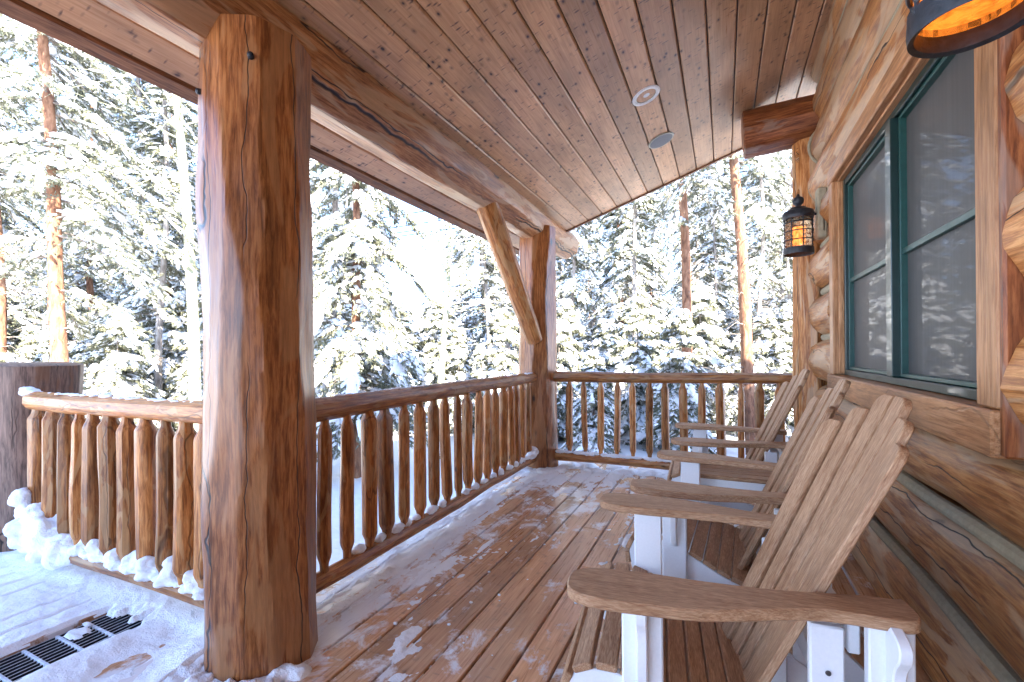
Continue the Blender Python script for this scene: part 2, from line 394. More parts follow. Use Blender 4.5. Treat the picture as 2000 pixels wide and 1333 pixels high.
    def lathe(s, prof, seg=32, o=(0, 0, 0), R=None):
        V = []; F = []; n = len(prof)
        for k in range(seg):
            a = 2*PI*k/seg
            for r, z in prof: V.append((r*math.cos(a), r*math.sin(a), z))
        for k in range(seg):
            j = (k+1) % seg
            for i in range(n-1): F.append([k*n+i, j*n+i, j*n+i+1, k*n+i+1])
        s.raw(np.array(V), F, R, o)
    def build(s, name, mat, parent=None, smooth=True, angle=35, loc=None):
        me = bpy.data.meshes.new(name)
        V = np.concatenate(s.v) if s.v else np.zeros((0, 3))
        me.from_pydata(V.tolist(), [], s.f); me.update()
        at = me.attributes.new('gl', 'FLOAT_VECTOR', 'POINT'); at.data.foreach_set('vector', np.concatenate(s.g).astype(np.float32).ravel())
        return finish(me, name, mat, parent, smooth, angle, loc)
def finish(me, name, mat, parent=None, smooth=True, angle=35, loc=None):
    if isinstance(mat, str): mat = MT[mat]
    me.materials.append(mat)
    if smooth:
        me.polygons.foreach_set('use_smooth', [True]*len(me.polygons))
        if angle < 180: me.set_sharp_from_angle(angle=math.radians(angle))
    o = bpy.data.objects.new(name, me); COL.objects.link(o)
    if parent is not None: o.parent = parent
    if loc is not None: o.location = loc
    return o
def fastmesh(name, V, F):
    """V (n,3), F (m,k) all faces the same size"""
    me = bpy.data.meshes.new(name); V = np.asarray(V, np.float32); F = np.asarray(F, np.int32); k = F.shape[1]
    me.vertices.add(len(V)); me.vertices.foreach_set('co', V.ravel())
    me.loops.add(F.size); me.loops.foreach_set('vertex_index', F.ravel())
    me.polygons.add(len(F)); me.polygons.foreach_set('loop_start', np.arange(0, F.size, k, dtype=np.int32))
    me.polygons.foreach_set('loop_total', np.full(len(F), k, np.int32)); me.update(calc_edges=True)
    return me
def tag(o, label=None, cat=None, group=None, kind=None):
    if label: o['label'] = label
    if cat: o['category'] = cat
    if group: o['group'] = group
    if kind: o['kind'] = kind
    return o
def thing(name, label, cat, loc=(0, 0, 0), rz=0, group=None):
    o = bpy.data.objects.new(name, None); COL.objects.link(o); o.location = loc; o.rotation_euler = (0, 0, rz)
    o.empty_display_size = .1
    return tag(o, label, cat, group)
def copy_tree(o, parent=None):
    c = o.copy(); COL.objects.link(c); c.parent = parent
    for k in [x for x in o.children]: copy_tree(k, c)
    return c

def hewn(mb, p0, p1, r0, r1, seg=48, dz=.05, flats=9, amp=.05, seed=0, neck=None, wob=0., knots=0, face_end=(True, True)):
    """draw-knifed log from p0 to p1: a faceted section whose flats wander along its length"""
    p0, p1 = np.array(p0, float), np.array(p1, float); L = np.linalg.norm(p1-p0); R = frame(p1-p0)
    n = max(2, int(L/dz)+1); z = np.linspace(0, L, n)
    if neck: z = np.unique(np.concatenate([z, [neck*.35, neck*.7, neck, L-neck, L-neck*.7, L-neck*.35]])); n = len(z)
    th = np.linspace(0, 2*PI, seg, endpoint=False)
    rad = np.full((n, seg), 9.)
    for k in range(flats):
        ph = 2*PI*(k+.35*math.sin(k*7.3+seed))/flats + .22*fbm(z*1.1+k*9.1, seed*3.3, 0, seed, 2)
        d = 1-amp*.7+amp*1.1*fbm(z*1.8+k*5.7, seed*1.7+k, 0, seed+5, 3)
        a = np.cos(th[None]-ph[:, None])
        rad = np.minimum(rad, np.where(a > .3, d[:, None]/np.maximum(a, .3), 9.))
    rad = np.minimum(rad, 1.05)*(1+.02*fbm(th[None]*0+z[:, None]*6, np.sin(th)[None]*3, np.cos(th)[None]*3, seed, 2))
    base = r0+(r1-r0)*z/L
    if neck:
        e = np.minimum(z, L-z)/neck; e = np.clip(e, 0, 1); e = np.clip((e-.42)/.58, 0, 1); base = base*(.58+.42*e*e*(3-2*e))
    rad = rad*base[:, None]
    wx = wob*fbm(z*1.6, seed*2.1, 0, seed+3, 2); wy = wob*fbm(z*1.6, seed*2.1+50, 0, seed+8, 2)
    V = np.stack([wx[:, None]+rad*np.cos(th), wy[:, None]+rad*np.sin(th), np.repeat(z[:, None], seg, 1)], 2).reshape(-1, 3)
    F = []
    for i in range(n-1):
        for k in range(seg): j = (k+1) % seg; F.append([i*seg+k, i*seg+j, (i+1)*seg+j, (i+1)*seg+k])
    ve = []
    for q, ee in ((0, face_end[0]), (n-1, face_end[1])):     # chamfered ends
        if not ee: continue
        zz = z[q]+(-.25 if q == 0 else .25)*.04*min(1, base[q]/.1); b0 = n*seg+len(ve)*(seg+1)
        ring = V[q*seg:(q+1)*seg].copy(); c = ring.mean(0); ring = c+(ring-c)*.9; ring[:, 2] = zz; c[2] = zz
        ve.append(np.vstack([ring, c[None]]))
        for k in range(seg):
            j = (k+1) % seg
            a, b = (q*seg+j, q*seg+k) if q == 0 else (q*seg+k, q*seg+j)
            F.append([a, b, b0+(k if q == 0 else j), b0+(j if q == 0 else k)])
            F.append([b0+(j if q == 0 else k), b0+(k if q == 0 else j), b0+seg])
    if ve: V = np.vstack([V]+ve)
    mb.raw(V, F, R, p0, V+rng.random(3)*8)

# ------------------------------------------------------------------ setting: ground
def ground_h(x, y):
    d = np.hypot(x, y)
    h = -.72+.1*fbm(x*.35, y*.35, 0, 3, 4)*np.clip((d-3)/6, .15, 3)+.016*np.clip(d-16, 0, 200)+.05*np.clip(d-60, 0, 300)
    return h
def build_ground():
    a = np.concatenate([np.linspace(-1, -.1, 70)**3*400, np.linspace(-.398, 22, 190)[1:], np.linspace(.285, 1, 60)**3*400*1.0])
    xs = np.unique(np.concatenate([-(np.linspace(0, 1, 150)**2.6)*420, (np.linspace(0, 1, 110)**2.6)*420])); ys = np.unique(np.concatenate([-(np.linspace(0, 1, 60)**2.6)*420, (np.linspace(0, 1, 220)**2.2)*420]))
    X, Y = np.meshgrid(xs, ys, indexing='ij'); Z = ground_h(X, Y)
    V = np.stack([X, Y, Z], 2).reshape(-1, 3); ny = len(ys)
    i, j = np.meshgrid(np.arange(len(xs)-1), np.arange(ny-1), indexing='ij'); q = (i*ny+j).ravel()
    F = np.stack([q, q+ny, q+ny+1, q+1], 1)
    o = finish(fastmesh('ground', V, F), 'ground', 'snowg', angle=180); tag(o, 'snow covered ground sloping up under the forest', 'ground', kind='structure')
build_ground()

# ------------------------------------------------------------------ deck
BW, GAP = .1475, .0095
GX0, GX1, GY1 = -2.655-.0, -2.36, 1.2
mb = MB()
k0 = int(math.floor(-5.2/BW)); k1 = int(.66/BW)
for k in range(k0, k1+1):
    xa, xb = k*BW+GAP/2, (k+1)*BW-GAP/2
    if xb < -1.86: ya, yb = -3., 1.62
    else: ya, yb = -3., 4.86
    if xa > GX0-.04 and xb < GX1+.02: ya = GY1
    y = ya; first = True
    while y < yb-.01:               # boards butt end to end
        y2 = min(yb, y+(random.uniform(1.5, 3.6) if first else 3.66)); first = False
        if yb-y2 < .4: y2 = yb
        n = mb.n
        mb.box((xa, y, -.035), (xb, y2-.003, random.uniform(-.0012, .0012)), .004, 2)
        mb.g[-1] = mb.v[-1].copy()
        y = y2
# rim joists and undersides
for lo, hi in (((-1.9, 4.87, -.3), (.66, 4.91, -.005)), ((-5.2, 1.63, -.3), (-1.91, 1.67, -.005)), ((-1.91, 1.63, -.3), (-1.87, 4.91, -.005)), ((-5.2, -3, -.25), (.66, 4.86-3.3, -.21))):
    mb.box(lo, hi, .003, 0)
deck = mb.build('deck', 'deck', smooth=True, angle=30); tag(deck, 'brown wooden porch deck of parallel boards dusted with snow', 'deck', kind='structure')
mb = MB(); mb.box((GX0-.05, -3, -.2), (GX1+.05, 1.22, -.19)); mb.box((GX0-.05, -3, -.19), (GX0-.042, 1.22, -.04)); mb.box((GX1+.042, -3, -.19), (GX1+.05, 1.22, -.04)); tag(mb.build('drain_pit', 'pit', smooth=False), 'dark hollow under the metal grate', 'pit', kind='structure')

# ------------------------------------------------------------------ posts, beam, brace
mb = MB(); hewn(mb, (-1.714, 1.248, -.01), (-1.712, 1.25, 2.452), .212, .2, 96, .02, 13, .07, 3, wob=.012)
near_post = mb.build('porch_post', 'post', angle=25)
tag(near_post, 'thick hewn log post in the foreground with a white sheen down its left edge', 'post', 'log posts holding up the porch beam')
mb = MB()
for px_, pz_ in ((-1.535, 2.27), ): pass
mb = MB(); hewn(mb, (-1.80, 4.53, -.01), (-1.79, 4.53, 2.51), .212, .2, 72, .03, 11, .08, 11, wob=.02)
far_post = mb.build('porch_post', 'post', angle=25)
tag(far_post, 'log post at the far corner of the deck where the two railings meet', 'post', 'log posts holding up the porch beam')
mb = MB(); hewn(mb, (-4.08, 1.36, -.05), (-4.04, 1.36, 1.15), .2, .245, 72, .04, 8, .04, 23)
o = mb.build('railing_post', 'grey_log', angle=25); tag(o, 'short fat weathered log post cut flat, at the left end of the left railing', 'post')
mb = MB(); hewn(mb, (-1.825, -3, 2.60), (-1.82, 5.6, 2.56), .238, .17, 72, .05, 11, .06, 31, wob=.01)
o = mb.build('roof_beam', 'beam', angle=25); tag(o, 'long round log beam resting on the posts under the ceiling', 'beam')
mb = MB(); hewn(mb, (-1.80, 3.36, 2.5), (-1.77, 4.36, 1.34), .105, .09, 40, .03, 7, .07, 41)
o = mb.build('knee_brace', 'rail', angle=25); tag(o, 'slanting log brace from the beam down to the far corner post', 'brace')
# carriage bolts in the near post
for i, (ang, z, lab) in enumerate(((-.75, 2.3, 'bolt head near the top right of the foreground post'), (-2.0, 2.2, 'bolt head at the top of the foreground post under the beam joint'))):
    x, y = -1.71+.19*math.cos(ang), 1.25+.19*math.sin(ang)
    mb = MB(); R = frame((math.cos(ang), math.sin(ang), 0)); mb.lathe([(.0, .022), (.006, .021), (.011, .016), (.012, .0), (.012, -.01)], 16, (x, y, z), R)
    tag(mb.build('bolt', 'iron'), lab, 'bolt', 'bolts in the foreground post')

# ------------------------------------------------------------------ railings
def railing(name, label, p0, p1, ts, seed, zt=.945, zb=.115, end0=0, end1=0, hb=(.175, .915), rb=.038):
    p0, p1 = np.array(p0, float), np.array(p1, float); d = p1-p0; L = np.linalg.norm(d); d = d/L
    rt = thing(name, label, 'railing', tuple((p0+p1)/2), 0, 'log railings round the porch')
    c = (p0+p1)/2
    P = lambda s_, z: np.array([*(p0+d*s_-c)[:2], z])
    mb = MB(); hewn(mb, P(-end0, zt-.012), P(L+end1, zt), .055, .05, 32, .04, 7, .1, seed, wob=.007)
    mb.build('top_rail', 'rail', rt, angle=25)
    mb = MB(); hewn(mb, P(-end0*.6, zb), P(L+end1*.6, zb+.004), .046, .042, 28, .04, 7, .08, seed+1, wob=.01)
    mb.build('bottom_rail', 'rail', rt, angle=25)
    for i, s_ in enumerate(ts):
        mb = MB(); r = rb*random.uniform(.84, 1.16); j = random.uniform(-.008, .008)
        hewn(mb, P(s_, hb[0]-.035), P(s_+j, hb[1]), r, r*random.uniform(.88, 1.1), 20, .025, random.choice((5, 6)), .1, seed+10+i, neck=random.uniform(.075, .1), wob=.012, face_end=(False, False))
        mb.build('baluster', 'rail', rt, angle=28)
    return rt
YS = [1.615, 1.767, 1.919, 2.069, 2.23, 2.39, 2.547, 2.698, 2.861, 3.009, 3.169, 3.317, 3.466, 3.615, 3.776, 3.913, 4.059, 4.2]
railing('railing', 'log railing along the open side between the foreground post and the corner post', (-1.76, 1.42, 0), (-1.78, 4.34, 0), [y-1.42 for y in YS], 100)
XS = [-3.69, -3.533, -3.371, -3.217, -3.049, -2.895, -2.726, -2.567, -2.4, -2.248, -2.1]
railing('railing', 'frosted log railing left of the foreground post with snow heaped in its balusters', (-3.74, 1.265, 0), (-1.88, 1.26, 0), [x+3.74 for x in XS], 200, rb=.043)
XF = [-1.453, -1.29, -1.125, -.961, -.803, -.651, -.495, -.336, -.182, -.024, .134, .29, .44]
railing('railing', 'log railing across the far end of the deck between corner post and house', (-1.62, 4.53, 0), (.56, 4.53, 0), [x+1.62 for x in XF], 300, zt=.955, zb=.12, hb=(.19, .92), rb=.034)

# ------------------------------------------------------------------ house
cabin = thing('log_cabin', 'log house with a boarded porch ceiling and honey coloured round logs on the right', 'log house', (0, 0, 0))
CZ = lambda x: 3.17+.33*x
sl = math.atan(.33)
# ceiling boards along y
mb = MB()
x = -.404-.165*11; k = 0
while x < .95:
    xa, xb = max(x, -2.215)+.0035, x+.165-.0035
    if xb > -2.2:
        for (ya, yb) in ((-3.2, 5.1),):
            za, zb = CZ(xa), CZ(xb); t_ = .02; b_ = .006
            V = []
            for y in (ya, yb):
                V += [(xa+b_, y, CZ(xa+b_)), (xb-b_, y, CZ(xb-b_)), (xb, y, zb+b_*1.2), (xb, y, zb+t_), (xa, y, za+t_), (xa, y, za+b_*1.2)]
            F = [[0, 1, 2, 3, 4, 5][::-1], [6, 7, 8, 9, 10, 11]]+[[i, (i+1) % 6, 6+(i+1) % 6, 6+i] for i in range(6)]
            mb.add(V, [f[::-1] for f in F], np.array(V))
    x += .165; k += 1
mb.build('ceiling', 'ceiling', cabin, smooth=False)
# roof structure above and fascia
def slopebox(mb, x0, x1, y0, y1, o0, o1, g=1):
    V = []
    for y in (y0, y1):
        for (xx, oo) in ((x0, o0), (x1, o0), (x1, o1), (x0, o1)): V.append((xx, y, CZ(xx)+oo))
    F = [[0, 1, 2, 3], [7, 6, 5, 4], [0, 4, 5, 1], [1, 5, 6, 2], [2, 6, 7, 3], [3, 7, 4, 0]]
    gg = np.array(V)[:, [0, 2, 1]] if g == 1 else np.array(V)[:, [1, 2, 0]]
    mb.add(V, F, gg+rng.random(3)*5)
mb = MB(); slopebox(mb, -2.26, 6, -3.3, 5.14, .024, .16); mb.build('roof', 'roof', cabin, smooth=False)
mb = MB(); slopebox(mb, -2.285, -2.218, -3.3, 5.14, -.012, .3); mb.build('eave_board', 'trim', cabin, smooth=False)
mb = MB(); slopebox(mb, -2.216, .9, 5.102, 5.135, -.014, .3, 0); mb.build('gable_board', 'trim', cabin, smooth=False)
mb = MB()    # snow lying on the roof
xs = np.linspace(-2.3, 6, 60); ys = np.linspace(-3.3, 5.16, 60); X, Y = np.meshgrid(xs, ys, indexing='ij')
e = np.minimum(np.minimum(X+2.3, 6-X), np.minimum(Y+3.3, 5.16-Y)); Zs = CZ(X)+.17+.42*(1-np.exp(-e*9))*(1+.15*fbm(X, Y, 0, 9))
V = np.stack([X, Y, Zs], 2).reshape(-1, 3); i, j = np.meshgrid(np.arange(59), np.arange(59), indexing='ij'); q = (i*60+j).ravel()
o = finish(fastmesh('snow', V, np.stack([q, q+60, q+61, q+1], 1)), 'snow', 'snow', angle=180); tag(o, 'deep snow lying on the porch roof', 'snow', kind='stuff')
# wall logs (row boundaries in z; the window opening interrupts the middle rows)
rows_low = [-.1, .30, .645, .935]; rows_mid = [.935, 1.30, 1.66, 2.02, 2.36]; rows_top = [2.345, 2.655, 2.965, 3.27, 3.52]
def wall_log(z0, z1, ya, yb, seed, xf=.64):
    r = (z1-z0)/2+.003; mb = MB()
    hewn(mb, (xf+r, ya, (z0+z1)/2), (xf+r, yb, (z0+z1)/2), r, r*.97, 64, .05, 17, .035, seed, wob=.012, face_end=(True, True))
    mb.build('wall_log', 'wallog', cabin, angle=30)
for i in range(3): wall_log(rows_low[i], rows_low[i+1], -3, 4.32, 400+i)
for i in range(4):
    wall_log(rows_mid[i], rows_mid[i+1], -3, 1.508, 410+i, .614)
    wall_log(rows_mid[i], rows_mid[i+1], 3.515, 4.32, 420+i, .61)
for i in range(4): wall_log(rows_top[i], rows_top[i+1], -3, 4.28, 430+i, .635-.02*(i == 0))
mb = MB()
for zz in rows_low[1:3]+[2.35]+rows_top[1:4]:
    n = 90; ys = np.linspace(-3, 4.3, n)
    pts = [(.706, y, zz+.006*math.sin(y*5+zz*9)) for y in ys]; mb.tube(pts, .026, 10)
for zz in rows_mid[1:4]:
    mb.tube([(.71, y, zz+.006*math.sin(y*6+zz*9)) for y in np.linspace(-3, 1.508, 50)], .038, 10)
    mb.tube([(.73, y, zz) for y in np.linspace(3.516, 4.3, 12)], .03, 10)
mb.build('chinking', 'chink', cabin)
mb = MB(); mb.box((.80, -3, -.7), (.9, 1.6, 3.9), 0); mb.box((.80, 3.45, -.7), (.9, 4.3, 3.9), 0); mb.box((.80, 1.6, -.7), (.9, 3.45, 1.0), 0); mb.box((.80, 1.6, 2.3), (.9, 3.45, 3.9), 0)
mb.build('wall_core', 'dark', cabin, smooth=False)
# far corner post and gable end wall
mb = MB(); hewn(mb, (.665, 4.45, -.3), (.655, 4.45, 2.98), .135, .125, 48, .04, 8, .07, 451, wob=.01); mb.build('corner_post', 'wallog', cabin, angle=25)
mb = MB()
z = -.1
while z < 4.6:
    r = .165; hewn(mb, (.78, 4.5, z+r), (9, 4.5, z+r), r, r, 28, .2, 9, .05, int(z*100)+7); z += .32
mb.build('end_wall', 'wallog', cabin, angle=30)
for i, zz in enumerate((2.45, 2.8)):
    mb = MB(); hewn(mb, (.68, 4.36, zz), (.68, 4.9-.15*i, zz), .13, .12, 36, .04, 9, .06, 460+i); mb.build('log_end', 'wallog', cabin, angle=25)
mb = MB(); hewn(mb, (.175, 4.4, 3.055), (.9, 4.4, 3.095), .185, .185, 56, .04, 8, .05, 471); mb.build('outrigger_log', 'outlog', cabin, angle=25)
# stone grey caulk ring round the ends of the two lowest header logs
mb = MB()
for zz, r in ((2.5, .165), (2.81, .165)):
    mb.tube([(.635+r+r*1.02*math.cos(a), 4.285, zz+r*1.02*math.sin(a)) for a in np.linspace(0, 2*PI, 40)], .012, 8, cap=False)
mb.build('caulk_ring', 'chink', cabin)
# back of the house (keeps the porch in shade, as the real house does)
mb = MB(); mb.box((.92, -7, -.8), (9, 4.3, 3.2), 0); mb.build('house_body', 'dark', cabin, smooth=False)
mb = MB(); V = [(.6, -7.3, 3.38), (6, -7.3, 5.15), (11.4, -7.3, 3.38), (.6, -3.31, 3.38), (6, -3.31, 5.15), (11.4, -3.31, 3.38), (6, 5.16, 5.15), (11.4, 5.16, 3.38), (6.01, 5.16, 3.38), (.9, 5.12, 3.47)]
mb.add(V, [[0, 1, 4, 3], [1, 2, 7, 6], [0, 2, 1], [6, 7, 8]]); mb.build('roof', 'roof', cabin, smooth=False)
# window
win = bpy.data.objects.new('window', None); COL.objects.link(win); win.parent = cabin
def timber(name, lo, hi, grain, mat='timber', parent=win, bev=.006):
    mb = MB(); mb.box(lo, hi, bev, grain); return mb.build(name, mat, parent, angle=30)
timber('side_casing', (.62, 1.54, 1.047), (.9, 1.648, 2.248), 2)
timber('side_casing', (.62, 3.41, 1.047), (.9, 3.51, 2.248), 2)
timber('dark_side_layer', (.622, 1.512, .93), (.9, 1.5385, 2.36), 2, 'outlog')  # added dark-brown layer that darkens the near side of the casing
timber('head_casing', (.615, 1.535, 2.25), (.9, 3.515, 2.345), 1)
timber('sill_casing', (.605, 1.535, .925), (.9, 3.515, 1.045), 1)
mb = MB()
for lo, hi, g in (((.648, 3.385, 1.06), (.72, 3.409, 2.235), 2), ((.648, 1.65, 1.06), (.72, 1.674, 2.235), 2), ((.648, 1.65, 2.236), (.72, 3.409, 2.249), 1)):
    mb.box(lo, hi, .003, g)
mb.build('stop_moulding', 'timber', win, angle=30)
mb = MB()
y0, y1, z0, z1 = 1.676, 3.383, 1.048, 2.234
mb.box((.672, y0, z0), (.74, y0+.035, z1)); mb.box((.672, y1-.035, z0), (.74, y1, z1))
mb.box((.670, y0+.0352, z0), (.74, y1-.0352, z0+.032)); mb.box((.674, y0+.0352, z1-.035), (.74, y1-.0352, z1))
mb.box((.660, 2.472, z0+.033), (.74, 2.545, z1-.036))
mb.build('window_frame', 'green', win, angle=30)
mb = MB()
for ya, yb in ((y0+.037, 2.470), (2.547, y1-.037)):
    za, zb = z0+.034, z1-.037
    mb.box((.688, ya, za), (.738, ya+.014, zb), .002); mb.box((.688, yb-.014, za), (.738, yb, zb), .002)
    mb.box((.688, ya+.0142, za), (.738, yb-.0142, za+.016), .002); mb.box((.688, ya+.0142, zb-.016), (.738, yb-.0142, zb), .002)
    mb.box((.694, ya+.0142, 1.604), (.738, yb-.0142, 1.628), .002)
mb.build('sash', 'greenl', win, angle=30)
for ya, yb in ((y0+.05, 2.457), (2.56, y1-.05)):
    for za, zb in ((z0+.05, 1.605), (1.627, z1-.052)):
        mb = MB(); mb.box((.712, ya, za), (.716, yb, zb), 0); mb.build('pane', 'pane', win, smooth=False)
for z_ in (1.15, 2.1):
    mb = MB(); mb.lathe([(0, .012), (.005, .011), (.006, 0)], 10, (.688, 3.36, z_), frame((-1, 0, 0))); mb.build('screen_clip', 'trimwhite', win)

# ------------------------------------------------------------------ ceiling fittings
def disc_frame(x):
    n = np.array([.33, 0, -1.]); n /= np.linalg.norm(n); return frame(n, (0, 1, 0))
R = disc_frame(0)
t = thing('recessed_light', 'white ringed recessed light set in the boarded ceiling', 'ceiling light', (-.481, 3.326, CZ(-.481)-.001))
mb = MB(); mb.lathe([(.068, -.03), (.07, .004), (.088, .008), (.1, .003), (.1, -.002)], 40, (0, 0, 0), R); mb.build('trim_ring', 'trimwhite', t)
mb = MB(); mb.lathe([(.0685, .003), (.058, -.018), (.0, -.019)], 40, (0, 0, 0), R); mb.build('can', 'can', t)
mb = MB(); mb.lathe([(.0, .001), (.02, -.001), (.036, -.008), (.04, -.017)], 32, (.004, 0, 0), R); mb.build('bulb', 'trimwhite', t)
t = thing('ceiling_speaker', 'round dark grey speaker grille in the ceiling beyond the recessed light', 'speaker', (-.471, 4.089, CZ(-.471)-.001))
mb = MB(); mb.lathe([(.096, .009), (.105, .008), (.11, .0)], 40, (0, 0, 0), R); mb.build('rim', 'can', t)
mb = MB(); mb.lathe([(0, .011), (.06, .011), (.096, .008)], 40, (0, 0, 0), R); mb.build('grille', 'spk', t)

# ------------------------------------------------------------------ wall lanterns
def lantern(label, loc, wx, glass, scale=1.):
    """loc = centre of the bottom ring; the wall plate stands at x = wx (absolute)"""
    t = thing('wall_lantern', label, 'lantern', loc, 0, 'black iron wall lanterns')
    r, h = .09*scale, .26*scale
    mb = MB(); mb.lathe([(r*.93, .0), (r*1.04, -.004), (r*1.06, .008), (r*1.04, .04), (r*.96, .044), (r*.93, .04), (r*.93, .0)], 48); mb.build('bottom_ring', 'iron', t)
    mb = MB(); mb.lathe([(r*.93, .028), (r*.93, h)], 48); mb.build('glass_shade', glass, t)
    mb = MB(); mb.lathe([(.0, .034), (r*.92, .04)], 48)
    mb.build('bottom_glass', 'glass_amber', t)
    mb = MB(); mb.lathe([(.0, h*.25), (r*.36, h*.25), (r*.36, h*.72), (.0, h*.75)], 20); mb.build('candle', 'candle', t)
    mb = MB()
    for i in range(8):
        a = 2*PI*i/8+.2; pts = []; rad = []
        for k in range(26):
            zz = .03+(h-.02)*k/25; w_ = .0018*math.sin(k*2.1)
            pts.append(((r*1.0+w_)*math.cos(a)+.0018*math.cos(k*2.1), (r*1.0+w_)*math.sin(a), zz)); rad.append(.0042+.0012*math.sin(k*2.1+1))
        mb.tube(pts, np.array(rad), 6)
    for zz in (h*.36, h*.6, h*.84):
        mb.tube([(r*1.01*math.cos(a), r*1.01*math.sin(a), zz) for a in np.linspace(0, 2*PI, 40)], .0042, 6, cap=False)
    mb.build('cage', 'iron', t)
    mb = MB()
    mb.lathe([(r*.9, h-.015), (r*1.05, h-.012), (r*1.06, h), (r*1.12, h+.01), (r*1.1, h+.018), (r*1.02, h+.04), (r*.6, h+.06), (r*.55, h+.068), (.02, h+.075), (.018, h+.085), (.032, h+.1), (.036, h+.12), (.03, h+.138), (.012, h+.15), (.006, h+.165), (.0, h+.17)], 40)
    mb.build('cap', 'iron', t)
    dx = wx-loc[0]
    mb = MB(); mb.tube([(r*.9, 0, h+.01), (dx*.6, 0, h+.012), (dx-.01, 0, h+.01)], .009, 8); mb.build('arm', 'iron', t)
    mb = MB(); P = [(-.035, .04), (.035, .04), (.04, .08), (.04, .3), (.03, .345), (0, .36), (-.03, .345), (-.04, .3), (-.04, .08)]
    mb.prism([(a, b+h-.2) for a, b in P], dx-.014, dx+.002, 'yz', bev=.004); mb.build('wall_plate', 'iron', t)
    return t
lantern('black iron lantern on the wall beyond the window, lit orange inside', (.492, 3.8, 1.885), .645, 'glass_clear')
lantern('black iron lantern close overhead at the top right corner, amber glass glowing', (.362, .965, 1.715), .60, 'glass_amber', .83)
mb = MB(); mb.box((.60, 3.76, 1.98), (.66, 3.85, 2.33), .01, 2); o = mb.build('mounting_block', 'chink', angle=30); tag(o, 'pale block on the logs behind the far lantern', 'block')

# ------------------------------------------------------------------ adirondack chairs
def smooth_closed(P, n=4):
    P = np.array(P, float); m = len(P); out = []
    for i in range(m):
        p0, p1, p2, p3 = P[i-1], P[i], P[(i+1) % m], P[(i+2) % m]
        for k in range(n):
            t_ = k/n; out.append(.5*((2*p1)+(-p0+p2)*t_+(2*p0-5*p1+4*p2-p3)*t_**2+(-p0+3*p1-3*p2+p3)*t_**3))
    return np.array(out)
def smooth_open(P, n=8):
    P = [np.array(p, float) for p in P]; P = [2*P[0]-P[1]]+P+[2*P[-1]-P[-2]]; out = []
    for i in range(1, len(P)-2):
        p0, p1, p2, p3 = P[i-1:i+3]
        for k in range(n):
            t_ = k/n; out.append(.5*((2*p1)+(-p0+p2)*t_+(2*p0-5*p1+4*p2-p3)*t_**2+(-p0+3*p1-3*p2+p3)*t_**3))
    out.append(P[-2]); return np.array(out)
